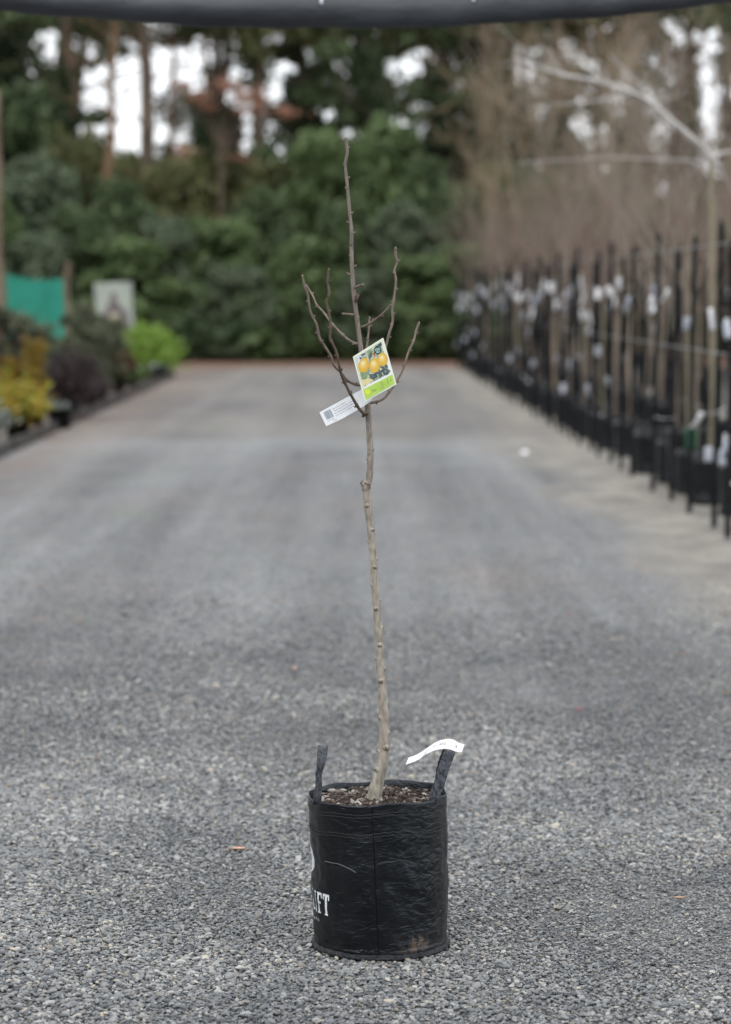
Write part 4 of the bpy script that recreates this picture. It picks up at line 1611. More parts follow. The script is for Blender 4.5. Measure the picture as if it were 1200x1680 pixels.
# handles: ribbon loops of webbing
def ribbon(name, path, widths, wdirs, m, parent, th=.0022, step=5):
    """path points with width vectors"""
    vs, fs = [], []
    n = len(path)
    for i in range(n):
        t = (path[min(i + 1, n - 1)] - path[max(i - 1, 0)]).normalized()
        wv = (wdirs[i] - t * wdirs[i].dot(t)).normalized()
        nn = t.cross(wv).normalized()
        for k in range(step + 1):
            u = k / step - .5
            cup = .0025 * math.cos(u * math.pi) + .0006 * math.sin(i * 1.1 + k)
            vs.append(path[i] + wv * widths[i] * u + nn * (cup + th / 2))
        for k in range(step, -1, -1):
            u = k / step - .5
            cup = .0025 * math.cos(u * math.pi) + .0006 * math.sin(i * 1.1 + k)
            vs.append(path[i] + wv * widths[i] * u + nn * (cup - th / 2))
    c = 2 * (step + 1)
    for i in range(n - 1):
        for k in range(c):
            j = (k + 1) % c
            fs.append((i * c + k, i * c + j, (i + 1) * c + j, (i + 1) * c + k))
    fs += [tuple(range(c))[::-1], tuple((n - 1) * c + k for k in range(c))]
    mb = MB()
    mb.add(vs, fs)
    return mb.build(name, m, parent, smooth=True)

def handle(spec):
    pts = [P(px, py, Y) - BC for (px, py, Y, wd, ang) in spec]
    path = catmull(pts, .004)
    m = len(path)
    ts = np.linspace(0, len(spec) - 1, m)
    # parametrise by control index
    idx = []
    for i in range(len(spec) - 1):
        nseg = max(2, int((pts[i + 1] - pts[i]).length / .004))
        idx += [i + k / nseg for k in range(nseg)]
    idx.append(len(spec) - 1)
    wd = np.interp(idx, range(len(spec)), [s[3] for s in spec])
    ang = np.interp(idx, range(len(spec)), [s[4] for s in spec])
    wdir = [Vector((math.cos(R(a)), math.sin(R(a)), 0)) for a in ang]
    return ribbon('handle', path, list(wd), wdir, M_web, BAG)

# right handle: broad front leg, thin rear leg (pixel x, y, depth, width, facing angle)
handle([(711, 1316, 5.93, .026, 15), (716, 1300, 5.94, .027, 12), (722, 1282, 5.95, .025, 10), (727, 1265, 5.96, .026, 8), (733, 1247, 5.98, .027, 8), (738, 1234, 6.0, .026, 18),
        (737, 1228, 6.02, .025, 40), (730, 1232, 6.04, .024, 72), (722, 1248, 6.07, .024, 80), (717, 1266, 6.09, .024, 84), (716, 1284, 6.10, .024, 86), (720, 1300, 6.11, .024, 80)])
handle([(520, 1320, 5.95, .021, 12), (521, 1306, 5.95, .020, 12), (523, 1290, 5.96, .016, 25), (524, 1272, 5.97, .014, 45), (527, 1252, 5.98, .020, 25), (529, 1236, 6.0, .024, 10), (530, 1226, 6.02, .024, 15),
        (530, 1223, 6.04, .022, 30), (528, 1234, 6.07, .020, 40), (524, 1256, 6.08, .019, 60), (522, 1278, 6.09, .019, 60), (523, 1300, 6.10, .019, 60)])

# wood
def bark_material(name, lo, hi, dark):
    m, n, b = newmat(name)
    N, K = n.nodes.new, n.links.new
    b.inputs['Roughness'].default_value = .72
    b.inputs['Specular IOR Level'].default_value = .3
    tcn = N('ShaderNodeTexCoord')
    sep = N('ShaderNodeSeparateXYZ')
    K(tcn.outputs['Object'], sep.inputs[0])
    mr = N('ShaderNodeMapRange')
    mr.inputs[1].default_value = .95
    mr.inputs[2].default_value = 1.45
    K(sep.outputs[2], mr.inputs[0])
    x = N('ShaderNodeMix'); x.data_type = 'RGBA'
    ins = [s for s in x.inputs if s.type == 'RGBA']
    ins[0].default_value, ins[1].default_value = (*lo, 1), (*hi, 1)
    K(mr.outputs[0], x.inputs[0])
    t = N('ShaderNodeTexNoise')
    mp = N('ShaderNodeMapping')
    mp.inputs['Scale'].default_value = (1, 1, .35)
    K(tcn.outputs['Object'], mp.inputs[0])
    K(mp.outputs[0], t.inputs['Vector'])
    t.inputs['Scale'].default_value = 120
    t.inputs['Detail'].default_value = 5
    r = N('ShaderNodeValToRGB')
    r.color_ramp.elements[0].position = .3
    r.color_ramp.elements[0].color = (dark, dark, dark, 1)
    r.color_ramp.elements[1].position = .65
    r.color_ramp.elements[1].color = (1.12, 1.12, 1.12, 1)
    K(t.outputs['Fac'], r.inputs['Fac'])
    y = N('ShaderNodeMix'); y.data_type = 'RGBA'; y.blend_type = 'MULTIPLY'
    y.inputs[0].default_value = 1
    yi = [s for s in y.inputs if s.type == 'RGBA']
    K([s for s in x.outputs if s.type == 'RGBA'][0], yi[0])
    K(r.outputs['Color'], yi[1])
    K([s for s in y.outputs if s.type == 'RGBA'][0], b.inputs['Base Color'])
    bp = N('ShaderNodeBump')
    bp.inputs['Strength'].default_value = .5
    bp.inputs['Distance'].default_value = .0012
    K(t.outputs['Fac'], bp.inputs['Height'])
    K(bp.outputs['Normal'], b.inputs['Normal'])
    return m
M_stem = bark_material('fruit_tree_bark', (.335, .302, .25), (.195, .162, .142), .55)
M_branch = bark_material('branch_bark', (.16, .12, .085), (.17, .132, .108), .6)
M_darkbr = bark_material('dark_branch_bark', (.085, .062, .036), (.12, .092, .066), .55)
M_bud = mat('bud_scale', (.06, .038, .030, 1), (.13, .085, .065, 1), rough=.6, scale=200)
M_scar = mat('pruning_scar', (.05, .034, .026, 1), (.11, .078, .06, 1), rough=.85, scale=160)
TY = 6.02
PXM = 1 / 697.0

def px3(pts, ys=None):
    return [P(p[0], p[1], TY + (p[2] if len(p) > 2 else 0)) - BC for p in pts]

def woody(name, pts, wpx, m, parent, nodes=None, bud=True, seed=0, seg=10, wobble=.05, budm=None):
    """tapered stem with node swellings and buds; wpx = [(index fraction, width in photo pixels)]"""
    g = np.random.default_rng(seed + 40)
    ctrl = px3(pts)
    path = catmull(ctrl, .0035)
    n = len(path)
    # fraction along the length
    cum = [0.0]
    for i in range(1, n):
        cum.append(cum[-1] + (path[i] - path[i - 1]).length)
    fr = [c / cum[-1] for c in cum]
    rad = np.interp(fr, [q[0] for q in wpx], [q[1] * PXM / 2 * (.88 if name == 'branch' else 1) for q in wpx])
    rad = np.array([r * (1 + wobble * mnoise.noise(path[i] * 60 + Vector((seed, 0, 0)))) for i, r in enumerate(rad)])
    # nodes
    if nodes is None:
        nodes = []
        l = g.uniform(.015, .03)
        sd_ = 1
        while l < cum[-1] - .008:
            nodes.append((l / cum[-1], sd_))
            sd_ = -sd_
            l += g.uniform(.022, .042)
    mb = MB()
    for (f_, s_) in nodes:
        rad *= 1 + .20 * np.exp(-((np.array(fr) - f_) * cum[-1] / .0045) ** 2)
    mb.tube(path, list(rad), seg)
    o = mb.build(name, m, parent, smooth=True)
    if bud:
        bb = MB()
        for k, (f_, s_) in enumerate(nodes):
            i = int(np.searchsorted(fr, f_))
            i = min(max(i, 1), n - 2)
            t = (path[i + 1] - path[i - 1]).normalized()
            if t.z < 0: t = -t
            az = g.uniform(-.9, .9)
            side = Vector((s_ * math.cos(az), -math.sin(az) if g.uniform() < .7 else math.sin(az), 0))
            side = (side - t * side.dot(t)).normalized()
            d = (side * .75 + t * .65).normalized()
            r = rad[i]
            L_ = min(.0085, max(.006, r * 1.7))
            b0 = path[i] + side * r * .65
            bb.tube([b0, b0 + d * L_ * .55 + side * .0006, b0 + d * L_], [L_ * .34, L_ * .30, L_ * .06], 6)
        # terminal bud
        tip = path[0] if path[0].z > path[-1].z else path[-1]
        td = ((path[0] - path[3]) if path[0].z > path[-1].z else (path[-1] - path[-4])).normalized()
        rt = rad[0] if path[0].z > path[-1].z else rad[-1]
        bb.tube([tip - td * .002, tip + td * .002, tip + td * .0065], [rt * 1.05, rt * 1.15, rt * .25], 7)
        bb.build('buds', budm or m, o, smooth=True)
    return o, path, rad, fr

ZOOM = lambda pts: [(470 + p[0] / 4.8, 400 + p[1] / 4.8) + tuple(p[2:]) for p in pts]

def make_tree():
    tp = [(614, 1312), (616, 1300), (620, 1283), (626, 1262), (630, 1235), (631, 1205), (630, 1170), (628, 1140), (625, 1100), (622, 1050), (619, 1005), (615, 955), (612, 905), (608, 862), (604, 832), (602, 812),
          (602, 800), (606, 785), (608, 750), (606, 705), (604, 672), (601, 645), (597, 612), (593, 578), (590, 552), (587, 530), (583, 500), (580, 472), (578, 440), (577, 412), (577, 380), (574, 350), (571, 312), (568, 285), (567, 268), (570, 250), (568, 229)]
    wp = [(0, 25), (.02, 23), (.045, 19.5), (.07, 18.5), (.10, 16.5), (.16, 15), (.25, 13.6), (.34, 12.6), (.42, 11.8), (.445, 13), (.465, 13.5), (.49, 10.8), (.55, 10.5), (.60, 9.6), (.66, 8.4), (.70, 7.6), (.78, 7.2), (.84, 6.2), (.90, 5.4), (.96, 4.8), (1, 5)]
    # measured nodes on the leader above the branches (y pixels) and pruned knobs below
    ycum = lambda py: None
    trunk, path, rad, fr = woody('trunk', tp, wp, M_stem, TREE, nodes=[], bud=False, seed=1, seg=16, wobble=.07)
    # knobs and scars: (px, py, side)
    kn = MB()
    sc = MB()
    def at(py):
        return min(range(len(path)), key=lambda i: abs((path[i] + BC - P(600, py, TY)).z))
    for (py, s, fx) in [(742, -.6, 0), (752, -1, 0), (738, 1, 0), (868, .55, 1), (888, -1, 0), (916, 1, 0), (930, .35, 1), (985, 1, 0), (998, -.3, 1), (1030, 1, 0), (1057, .2, 1), (1080, -1, 0), (1098, 1, 0), (1117, -.2, 1),
                        (1153, 1, 0), (1178, -.9, 0), (1203, 1, 0), (1225, .45, 1), (1232, -1, 0), (1262, -.8, 0), (828, -.25, 1), (960, -.9, 0)]:
        i = at(py)
        r = rad[i]
        side = Vector((s, -math.sqrt(max(0, 1 - s * s)) if abs(s) < 1 else -.2, 0)).normalized()
        p = path[i] + side * r * .78
        rot = side.to_track_quat('Z', 'Y').to_matrix()
        if fx:
            kn.blob(p, (r * .70, r * .64, r * .60), 9, 6, rot)
            ring = [p + side * r * .46 + rot @ Vector((math.cos(t) * r * .36, math.sin(t) * r * .27, 0)) for t in [k * math.pi / 5 for k in range(11)]]
            sc.tube(ring, r * .085, 5, cap=False)
            sc.blob(p + side * r * .38, (r * .26, r * .19, r * .13), 7, 4, rot)
        else:
            kn.blob(p, (r * .50, r * .62, r * .46), 8, 5, rot)
            sc.blob(p + side * r * .42 + Vector((0, 0, .0006)), (r * .17, r * .17, r * .12), 6, 4, rot)
    kn.build('knobs', M_stem, trunk, smooth=True)
    sc.build('scars', M_scar, trunk, smooth=True)
    # graft union with its cut stub
    gu = MB()
    i = at(795)
    c = path[i]
    gu.blob(c + Vector((-.003, -.001, -.004)), (.0105, .010, .017), 12, 8)
    stub0, stub1 = c + Vector((-.003, -.002, -.004)), P(594, 791, TY - .004) - BC
    gu.tube([stub0, stub0.lerp(stub1, .6), stub1], [.0075, .0066, .0062], 9)
    gu.build('graft_union', M_stem, trunk, smooth=True)
    cut = MB()
    cut.tube([stub1, stub1 + (stub1 - stub0).normalized() * .0015], [.0060, .0045], 9)
    for k in range(4):
        a0 = k * .8
        cut.tube([c + Vector((.0102 * math.cos(t) - .002, -.0102 * math.sin(t), -.004 + .003 * k - .004 * math.cos(t))) for t in np.linspace(.3, 2.7, 10)], .0007, 4)
    cut.build('graft_scar', M_scar, trunk, smooth=True)
    # root flare bark crack at the base
    rc = MB()
    i = at(1283)
    rc.blob(path[i] + Vector((-rad[i] * .72, -.003, 0)), (.0045, .004, .008), 8, 5)
    rc.build('base_scar', M_scar, trunk, smooth=True)
    # leader buds as measured
    bd = MB()
    for (px, py, s, L_) in [(566, 271, -1, .004), (573, 291, 1, .006), (567, 309, -1, .005), (578, 350, 1, .007), (568, 366, -1, .008), (583, 383, 1, .008), (575, 402, -.2, .006), (573, 421, -1, .004), (584, 437, 1, .009),
                            (568, 451, -1, .012), (588, 485, .6, .013), (571, 243, 1, .005), (586, 520, 1, .004), (583, 462, 1, .003)]:
        i = at(py)
        side = Vector((s, -.5 if abs(s) < 1 else -.15, 0)).normalized()
        p = path[i] + side * rad[i] * .6
        d = (side + Vector((0, 0, .55))).normalized()
        bd.tube([p, p + side * L_ * .5 + Vector((0, 0, .0005)), p + d * L_ * 1.1], [.0032, .0024, .0006], 6)
    tip = path[-1]
    bd.blob(tip, (.0042, .0042, .005), 8, 5)
    bd.tube([tip, tip + Vector((.002, 0, .005))], [.003, .001], 6)
    bd.build('buds', M_branch, trunk, smooth=True)
    # leader spurs
    for k, (pl, w0) in enumerate([([(545, 345, -.002), (575, 330, -.012), (603, 322, -.02)], (4.2, 3.4)), ([(535, 560, -.002), (500, 556, -.01), (447, 552, -.022)], (4.4, 3.6))]):
        o, pth, rd, f_ = woody('spur', ZOOM(pl), [(0, w0[0]), (1, w0[1])], M_branch, TREE, nodes=[], bud=False, seed=70 + k, seg=8)
        t = MB()
        t.blob(pth[-1], (.0032, .003, .0034), 8, 5)
        t.build('bud', M_branch, o, smooth=True)
    dk = MB()
    i = at(489)
    dk.tube(px3(ZOOM([(545, 455, -.008), (555, 430, -.012), (572, 405, -.016)])), [.004, .0032, .0016], 7)
    dk.tube(px3(ZOOM([(548, 440, -.008), (545, 420, -.012), (556, 398, -.016)])), [.003, .0026, .0012], 6)
    dk.build('spur', M_bud, TREE, smooth=True)
    # side branches (zoomed-crop pixels, depth offset from the trunk plane)
    B = {
        'a': ([(130, 262, -.09), (145, 330, -.09), (168, 395, -.088), (180, 480, -.085), (195, 550, -.08), (240, 640, -.075), (262, 740, -.07), (305, 810, -.062), (350, 885, -.055), (375, 955, -.048), (430, 1010, -.04), (475, 1070, -.03), (530, 1100, -.02), (585, 1113, -.012), (628, 1100, 0)],
              [(0, 4.2), (.1, 4.4), (.5, 4.8), (.8, 5.0), (1, 5.6)], M_branch),
        'b': ([(334, 212, -.13), (327, 300, -.128), (338, 390, -.125), (320, 460, -.12), (336, 540, -.115), (350, 640, -.11), (346, 745, -.10), (372, 800, -.095), (397, 860, -.09), (415, 950, -.08), (438, 1040, -.07), (482, 1135, -.055), (522, 1212, -.046), (572, 1295, -.034), (615, 1335, -.024), (648, 1330, 0)],
              [(0, 4.4), (.3, 4.6), (.6, 5.0), (.85, 5.6), (.95, 6.4), (1, 7)], M_darkbr),
        'c': ([(163, 335, .10), (208, 408, .09), (240, 480, .08), (290, 535, .07), (330, 590, .058), (380, 650, .046), (430, 703, .034), (490, 755, .02), (545, 785, .008), (578, 785, 0)],
              [(0, 3.4), (.5, 3.8), (1, 4.8)], M_branch),
        'd': ([(818, 488, -.05), (765, 545, -.042), (702, 595, -.03), (640, 638, -.016), (582, 658, 0)], [(0, 3.6), (.2, 3.2), (1, 4.2)], M_branch),
        'e': ([(655, 592, .05), (652, 640, .045), (648, 700, .04), (638, 790, .03), (625, 880, .018), (606, 960, 0)], [(0, 4.2), (.3, 3.8), (1, 5)], M_branch),
        'f': ([(861, 45, .06), (862, 90, .06), (874, 150, .06), (851, 210, .058), (864, 290, .055), (850, 420, .05), (836, 520, .045), (838, 615, .04), (812, 700, .034), (790, 790, .028), (758, 880, .02), (700, 985, .01), (622, 1060, 0)],
              [(0, 4.8), (.1, 4.2), (.4, 4.6), (.7, 4.8), (1, 6)], M_branch),
        'g': ([(1042, 632, .07), (1022, 690, .066), (1003, 765, .06), (960, 860, .052), (936, 940, .045), (905, 1020, .038), (866, 1085, .03), (838, 1130, .026), (772, 1214, .016), (715, 1242, .008), (640, 1258, 0)],
              [(0, 4.2), (.4, 4.0), (.8, 4.4), (1, 5.4)], M_branch),
    }
    for k, (nm, (pl, wpx, m)) in enumerate(B.items()):
        woody('branch', ZOOM(pl), wpx, m, TREE, seed=k * 3 + 2, seg=9, budm=m)
    # stub at the lowest branch collar
    st = MB()
    q = px3(ZOOM([(640, 1328, 0), (612, 1335, -.01), (605, 1362, -.014)]))
    st.tube(q, [.007, .0058, .0035], 8)
    st.build('spur', M_bud, TREE, smooth=True)
    return path, rad
make_tree()

# ------------------------------------------------------------------ fruit picture label (traced in the crop at 12.92x from 570,540)
def make_fruit_label():
    Yl = TY - .047
    q = lambda x, y: P(570 + x / 12.92, 540 + y / 12.92, Yl)
    TL, TR, BR, BL = q(118, 585), q(762, 180), q(1045, 1170), q(375, 1540)
    org = (TL + BR) / 2
    root = empty('fruit_label', org, label='square picture label of yellow pears tied to the fruit tree', cat='label')
    def pl(name, pts, off, m, parent=root, ex=0.0):
        mb = MB()
        vs = [q(x, y) - org + Vector((0, -off, 0)) for (x, y) in pts]
        n = len(vs)
        if ex:
            vs2 = [v + Vector((0, ex, 0)) for v in vs]
            mb.add(vs + vs2, [tuple(range(n)), tuple(range(2 * n - 1, n - 1, -1))] + [(i, i + n, (i + 1) % n + n, (i + 1) % n) for i in range(n)])
        else:
            mb.add(vs, [tuple(range(n))])
        return mb.build(name, m, parent)
    def elp(cx, cy, rx, ry, rot=0, n=26, egg=0.0):
        o = []
        for i in range(n):
            t = 2 * math.pi * i / n
            x, y = rx * math.cos(t) * (1 + egg * math.sin(t)), ry * math.sin(t)
            o.append((cx + x * math.cos(rot) - y * math.sin(rot), cy + x * math.sin(rot) + y * math.cos(rot)))
        return o
    card = pl('card', [(118, 585), (762, 180), (1045, 1170), (375, 1540)], 0, mat('label_card', (.80, .83, .74, 1), rough=.35), ex=.0009)
    rim = pl('green_border', [(150, 600), (742, 222), (1012, 1150), (395, 1500)], .0003, mat('label_lime_line', (.52, .66, .22, 1), rough=.35), card)
    pl('white_field', [(163, 604), (735, 238), (958, 958), (345, 1275)], .0005, mat('label_white', (.80, .82, .80, 1), rough=.35), card)
    pic = pl('picture', [(180, 612), (722, 262), (905, 930), (350, 1225)], .0007, mat('label_photo', (.12, .20, .13, 1), (.72, .74, .62, 1), rough=.35, scale=110, detail=6), card)
    pl('sky_patch', [(190, 615), (300, 545), (290, 800), (250, 850)], .0009, mat('label_sky', (.62, .68, .74, 1), rough=.35), pic)
    dk = mat('label_leaf_dark', (.035, .055, .075, 1), (.14, .19, .17, 1), rough=.35, scale=120)
    md = mat('label_leaf_mid', (.16, .25, .13, 1), (.34, .42, .26, 1), rough=.35, scale=120)
    for kk, (lx, ly, lr) in enumerate([(690, 900, 1.1), (760, 820, .4), (830, 790, 1.3), (860, 880, .2), (790, 930, .8), (710, 990, 2.0), (640, 930, .5), (850, 920, 1.7), (740, 880, 2.4), (810, 860, .1)]):
        pl('dark_leaf', elp(lx, ly, 58, 27, lr, 10), .0010 + .00001 * kk, dk, pic)
    pl('dark_leaf', [(480, 960), (600, 930), (650, 1000), (560, 1070), (490, 1050)], .0010, dk, pic)
    pl('dark_leaf', [(440, 560), (520, 480), (530, 570), (470, 650)], .0010, dk, pic)
    pl('dark_leaf', [(285, 540), (380, 500), (370, 545), (310, 570)], .0010, mat('label_plum', (.11, .09, .14, 1), rough=.35), pic)
    pl('green_leaf', [(265, 920), (400, 880), (460, 950), (420, 1040), (310, 1060)], .0010, md, pic)
    pl('green_leaf', [(400, 470), (500, 430), (560, 470), (450, 560)], .0010, md, pic)
    pl('green_leaf', [(640, 330), (715, 285), (740, 340), (680, 380)], .0010, dk, pic)
    pl('yellow_ground', [(300, 1080), (470, 1040), (560, 1080), (420, 1170), (348, 1215)], .0010, mat('label_straw', (.66, .58, .26, 1), (.72, .68, .45, 1), rough=.35, scale=100), pic)
    pl('twig', [(540, 500), (575, 480), (600, 570), (575, 600)], .0011, mat('label_twig', (.42, .16, .06, 1), rough=.35), pic)
    gd = mat('label_pear', (.66, .38, .05, 1), (.74, .48, .09, 1), rough=.3, scale=60)
    hl = mat('label_pear_light', (.86, .68, .28, 1), rough=.3)
    for (cx, cy, rx, ry, rot, off) in ((748, 640, 108, 142, .1, .0012), (348, 762, 112, 160, .22, .0014), (572, 765, 113, 156, .02, .0016)):
        f = pl('pear', elp(cx, cy, rx, ry, rot, egg=.16), off, gd, pic)
        for kk, cc in enumerate(((.70, .44, .08), (.74, .51, .13), (.78, .59, .22), (.82, .70, .38))):
            pl('shade', elp(cx - 3 - kk * 4, cy - 8 - kk * 12, rx * (.86 - .19 * kk), ry * (.84 - .2 * kk), rot, egg=.12), off + .00004 * (kk + 1), MATS.get('pear_tone%d' % kk) or mat('pear_tone%d' % kk, (*cc, 1), rough=.3), f)
    bad = pl('badge', elp(645, 440, 78, 92, .3), .0018, mat('label_badge', (.035, .075, .072, 1), rough=.35), pic)
    pale = mat('badge_print', (.50, .66, .58, 1), rough=.35)
    pl('badge_mark', elp(628, 440, 36, 34), .0019, pale, bad)
    pl('badge_mark', [(655, 395), (668, 385), (700, 440), (690, 452)], .0019, pale, bad)
    pl('badge_mark', [(615, 490), (690, 468), (698, 482), (625, 506)], .0019, pale, bad)
    pl('badge_mark', elp(628, 442, 20, 18), .0020, MATS['label_badge'], bad)
    band = pl('green_band', [(350, 1292), (958, 968), (1012, 1150), (395, 1500)], .0009, mat('label_green', (.40, .60, .10, 1), (.46, .66, .15, 1), rough=.35, scale=80), card)
    pl('sun_icon', elp(428, 1330, 52, 55), .0011, mat('label_sun', (.70, .74, .06, 1), rough=.35), band)
    ink = mat('label_ink', (.10, .15, .06, 1), rough=.4)
    tx = MB()
    def line(x0, y0, x1, y1, t=5):
        d = Vector((x1 - x0, y1 - y0)).normalized()
        nx, ny = -d.y * t, d.x * t
        vs = [q(x, y) - org + Vector((0, -.0012, 0)) for (x, y) in ((x0, y0), (x1, y1), (x1 + nx, y1 + ny), (x0 + nx, y0 + ny))]
        tx.add(vs, [(0, 1, 2, 3)])
    for k in range(5):
        line(690 + k * 6, 1165 + k * 31 - 20, 760 + k * 9, 1130 + k * 31 - 24, 6)
    line(535, 1300, 605, 1262, 7); line(545, 1322, 625, 1280, 7)
    line(515, 1250, 540, 1360, 4); line(655, 1185, 690, 1310, 4); line(800, 1100, 840, 1230, 4)
    line(850, 1060, 880, 1170, 10)
    line(895, 1085, 935, 1063, 5); line(900, 1105, 945, 1080, 5)
    tx.build('small_text', ink, band)
    pl('punch_hole', elp(281, 612, 19, 20), .0020, mat('hole_dark', (.006, .006, .006, 1), rough=.9), card)
    # wire tie from the hole back to the stem
    w_ = MB()
    w_.tube([q(281, 612) - org + Vector((0, -.002, 0)), q(262, 560) - org + Vector((0, .01, 0)), q(250, 540) - org + Vector((0, .045, 0))], .0008, 5)
    w_.build('tie_or_highlight', M_white, root)
make_fruit_label()

# text helper: built-in font to mesh points
def text_mesh(body, size):
    cu = bpy.data.curves.new('text', 'FONT')
    cu.body = body
    cu.size = size
    cu.resolution_u = 2
    ob = bpy.data.objects.new('text', cu)
    COL.objects.link(ob)
    bpy.context.view_layer.update()
    dg = bpy.context.evaluated_depsgraph_get()
    me = bpy.data.meshes.new_from_object(ob.evaluated_get(dg))
    vs = [v.co.copy() for v in me.vertices]
    fs = [tuple(p.vertices) for p in me.polygons]
    bpy.data.objects.remove(ob)
    bpy.data.meshes.remove(me)
    return vs, fs

# ------------------------------------------------------------------ barcode label (crop at 10x from 500,630)
def make_barcode_label():
    Y0 = TY - .013
    q = lambda x, y: P(500 + x / 10, 630 + y / 10, Y0)
    bl, br = q(355, 690), q(1010, 335)
    tl, tr = q(243, 465), q(920, 100)
    tr2, br2 = q(1060, 60), q(1130, 285)
    org = q(640, 400)
    root = empty('barcode_label', org, label='long white barcode label threaded behind the fruit picture label', cat='label')
    n = 14
    tops = catmull([tl, q(600, 262), q(820, 150), q(960, 85), q(1080, 30)], .004)
    def pt(u, v, off=0.0):
        # u along the strip, v from top to bottom edge
        t_ = Vector((0, 0, 0))
        ctrl_t = [tl, q(480, 335), q(720, 205), q(920, 100), q(1075, 35)]
        ctrl_b = [bl, q(600, 580), q(820, 455), q(1010, 340), q(1110, 262)]
        f = u * 4
        i = min(3, int(f))
        k = f - i
        a = ctrl_t[i].lerp(ctrl_t[i + 1], k)
        b = ctrl_b[i].lerp(ctrl_b[i + 1], k)
        return a.lerp(b, v) + Vector((0, -off, 0)) - org
    vs, fs = [], []
    for side in (0, -.0006):
        for i in range(n + 1):
            for v in (0, 1):
                vs.append(pt(i / n, v, side))
    o_ = 2 * (n + 1)
    for i in range(n):
        fs.append((2 * i, 2 * i + 1, 2 * i + 3, 2 * i + 2))
        fs.append((o_ + 2 * i, o_ + 2 * i + 2, o_ + 2 * i + 3, o_ + 2 * i + 1))
        fs.append((2 * i, 2 * i + 2, o_ + 2 * i + 2, o_ + 2 * i))
        fs.append((2 * i + 1, o_ + 2 * i + 1, o_ + 2 * i + 3, 2 * i + 3))
    fs += [(0, o_, o_ + 1, 1), (2 * n, 2 * n + 1, o_ + 2 * n + 1, o_ + 2 * n)]
    mb = MB()
    mb.add(vs, fs)
    strip = mb.build('strip', mat('label_strip_white', (.80, .82, .86, 1), rough=.4), root)
    ink = mat('barcode_ink', (.18, .22, .30, 1), rough=.5)
    ink2 = mat('text_ink', (.32, .34, .40, 1), rough=.5)
    def rect(m_, u0, u1, v0, v1):
        m_.add([pt(u0, v0, .0004), pt(u1, v0, .0004), pt(u1, v1, .0004), pt(u0, v1, .0004)], [(0, 3, 2, 1)])
    bc = MB()
    g = np.random.default_rng(4)
    u = .055
    while u < .175:
        w_ = g.choice([.0035, .006, .009])
        rect(bc, u, u + w_, .13, .66)
        u += w_ + g.choice([.0035, .005, .008])
    bc.build('barcode', ink, strip)
    tx = MB()
    def words(u0, u1, v, h):
        u = u0
        while u < u1:
            w_ = g.uniform(.006, .014)
            rect(tx, u, min(u + w_, u1), v, v + h * g.uniform(.6, 1))
            u += w_ + g.choice([.003, .003, .012])
    for k, (a, b) in enumerate([(.20, .42), (.20, .45), (.20, .52), (.20, .53)]):
        words(a, b, .20 + k * .15, .055)
    for k, (a, b) in enumerate([(.47, .62), (.47, .64), (.55, .63)]):
        words(a, b, .34 + k * .15, .05)
    words(.06, .16, .74, .045)
    words(.13, .19, .87, .05)
    tx.build('small_text', ink2, strip)
make_barcode_label()

# ------------------------------------------------------------------ curled white strip on the right handle (crop 9.23x from 650,1190)
def make_lift_strip():
    q = lambda x, y, d=0.0: P(650 + x / 9.23, 1190 + y / 9.23, 5.985 + d)
    top = [(188, 490, -.035), (330, 435, -.032), (470, 345, -.028), (590, 265, -.022), (720, 215, -.014), (860, 212, -.008), (950, 262, -.006), (1038, 290, -.004)]
    bot = [(148, 595, -.042), (320, 530, -.040), (470, 430, -.038), (600, 375, -.034), (735, 355, -.028), (830, 370, -.020), (920, 402, -.016), (998, 405, -.014)]
    org = q(820, 300)
    root = empty('white_strip_label', org, label='curled blank looking white paper strip looped on the bag handle', cat='label')
    root['label'] = 'curled white paper strip with faint writing on the bag handle'
    T_ = catmull([q(*p) for p in top], .003)
    B_ = catmull([q(*p) for p in bot], .003)
    n = 60
    def samp(L_, u):
        f = u * (len(L_) - 1)
        i = min(len(L_) - 2, int(f))
        return L_[i].lerp(L_[i + 1], f - i)
    def pt(u, v, off=0.0):
        return samp(T_, u).lerp(samp(B_, u), v) + Vector((0, -off, 0)) - org
    vs, fs = [], []
    for side in (0, -.0006):
        for i in range(n + 1):
            for v in (0, 1):
                vs.append(pt(i / n, v, side))
    o_ = 2 * (n + 1)
    for i in range(n):
        fs.append((2 * i, 2 * i + 1, 2 * i + 3, 2 * i + 2))
        fs.append((o_ + 2 * i, o_ + 2 * i + 2, o_ + 2 * i + 3, o_ + 2 * i + 1))
        fs.append((2 * i, 2 * i + 2, o_ + 2 * i + 2, o_ + 2 * i))
        fs.append((2 * i + 1, o_ + 2 * i + 1, o_ + 2 * i + 3, 2 * i + 3))
    fs += [(0, o_, o_ + 1, 1), (2 * n, 2 * n + 1, o_ + 2 * n + 1, o_ + 2 * n)]
    mb = MB()
    mb.add(vs, fs)
    strip = mb.build('strip', mat('paper_white', (.72, .72, .72, 1), rough=.55), root, smooth=False)
    ink = mat('faint_ink', (.16, .165, .18, 1), rough=.6)
    for (txt, u0, v0, wid, hgt) in (('LIFT', .30, .64, .105, .30), ('BY', .475, .58, .055, .28), ('BAG', .585, .56, .115, .28), ('ONLY', .285, .94, .11, .22)):
        v_, f_ = text_mesh(txt, 1.0)
        x1 = max(p.x for p in v_)
        y1 = max(p.y for p in v_)
        m_ = MB()
        m_.add([pt(u0 + p.x / x1 * wid, v0 - p.y / y1 * hgt, .0006) for p in v_], f_)
        m_.build('handwriting', ink, strip)
    sl = MB()
    sl.add([pt(.87, .35, .0007), pt(.885, .40, .0007), pt(.89, .62, .0007), pt(.88, .60, .0007)], [(0, 1, 2, 3)])
    sl.build('slit', mat('slit_dark', (.03, .03, .032, 1), rough=.8), strip)
make_lift_strip()

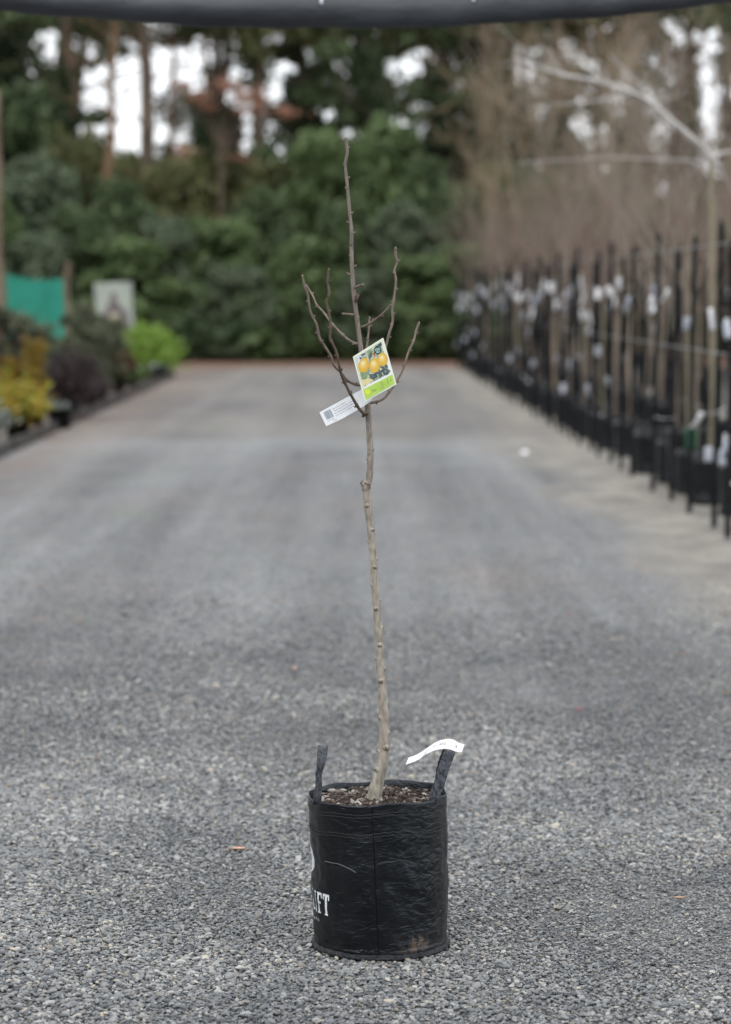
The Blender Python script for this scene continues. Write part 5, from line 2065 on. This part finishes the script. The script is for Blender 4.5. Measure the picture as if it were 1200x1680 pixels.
# ------------------------------------------------------------------ fallen leaves and scraps on the lane
def make_leaf(px, py, l, wd, rz, m, label, curl=.35):
    c = G(px, py)
    mb = MB()
    n = 8
    vs, fs = [], []
    for side in (0, .0008):
        for i in range(n + 1):
            u = i / n
            ww = wd * math.sin(math.pi * (u * .92 + .05)) ** .8 / 2
            for k in (-1, 0, 1):
                vs.append((l * (u - .5), k * ww, .006 + curl * l * ((u - .5) ** 2) + abs(k) * ww * .35 + side))
    o_ = 3 * (n + 1)
    for i in range(n):
        for k in range(2):
            a = i * 3 + k
            fs.append((a, a + 3, a + 4, a + 1))
            fs.append((o_ + a, o_ + a + 1, o_ + a + 4, o_ + a + 3))
    mb.add(vs, fs)
    mb.tube([(l * .45, 0, .006 + curl * l * .2), (l * .75, .004, .004)], [.0009, .0006], 5)
    o = mb.build('fallen_leaf', m, label=label, cat='leaf', smooth=True)
    o.location = (c.x, c.y, 0)
    o.rotation_euler = (0, 0, rz)
M_lf1 = mat('leaf_salmon', (.46, .24, .15, 1), (.56, .33, .22, 1), rough=.6, scale=60)
M_lf2 = mat('leaf_orange', (.26, .15, .09, 1), (.36, .22, .14, 1), rough=.6, scale=60)
M_lf3 = mat('leaf_brown', (.13, .075, .045, 1), (.22, .13, .08, 1), rough=.7, scale=60)
M_lf4 = mat('leaf_red', (.20, .03, .04, 1), (.28, .05, .05, 1), rough=.7, scale=60)
make_leaf(392, 1397, .036, .024, .15, M_lf1, 'pale salmon fallen leaf lying left of the bag', .2)
make_leaf(1115, 1478, .034, .02, .3, M_lf2, 'orange brown fallen leaf lying right of the bag')
FL = [(290, 1076, M_lf3), (483, 1100, M_lf1), (545, 1020, M_lf3), (252, 972, M_lf1), (130, 1020, M_lf1), (950, 1168, M_lf4), (850, 930, M_lf3), (392, 777, M_lf1), (5, 1053, M_lf3), (935, 1010, M_lf4),
      (808, 985, M_lf3), (700, 850, M_lf1), (530, 832, M_lf2), (1075, 1030, M_lf3), (1190, 1010, M_lf2), (1150, 985, M_lf3), (1120, 1075, M_lf2), (1050, 930, M_lf2), (1190, 1140, M_lf3), (240, 860, M_lf2), (70, 845, M_lf4), 
      (160, 1250, M_lf3), (330, 1000, M_lf3), (640, 965, M_lf3)]
for i, (px, py, m) in enumerate(FL):
    nm = {M_lf1: 'pale salmon', M_lf2: 'orange', M_lf3: 'brown', M_lf4: 'dark red'}[m]
    make_leaf(px, py, random.uniform(.03, .055), random.uniform(.018, .03), random.uniform(0, 6.28), m, 'small %s fallen leaf on the gravel lane' % nm)
    bpy.context.scene.objects[-1] if False else None
for o in COL.objects:
    if o.get('category') == 'leaf' and o['label'].startswith('small'):
        o['group'] = 'fallen leaves on the lane'
# white scrap
sc_ = MB()
cs = G(861, 744)
sc_.add([(-.03, -.02, .004), (.03, -.025, .006), (.028, .03, .03), (-.025, .028, .022), (-.03, -.02, .0032), (.03, -.025, .0052), (.028, .03, .0292), (-.025, .028, .0212)],
        [(0, 1, 2, 3), (7, 6, 5, 4), (0, 4, 5, 1), (1, 5, 6, 2), (2, 6, 7, 3), (3, 7, 4, 0)])
o = sc_.build('plant_label', M_white, label='small white label lying loose on the gravel near the stakes', cat='label')
o.location = cs
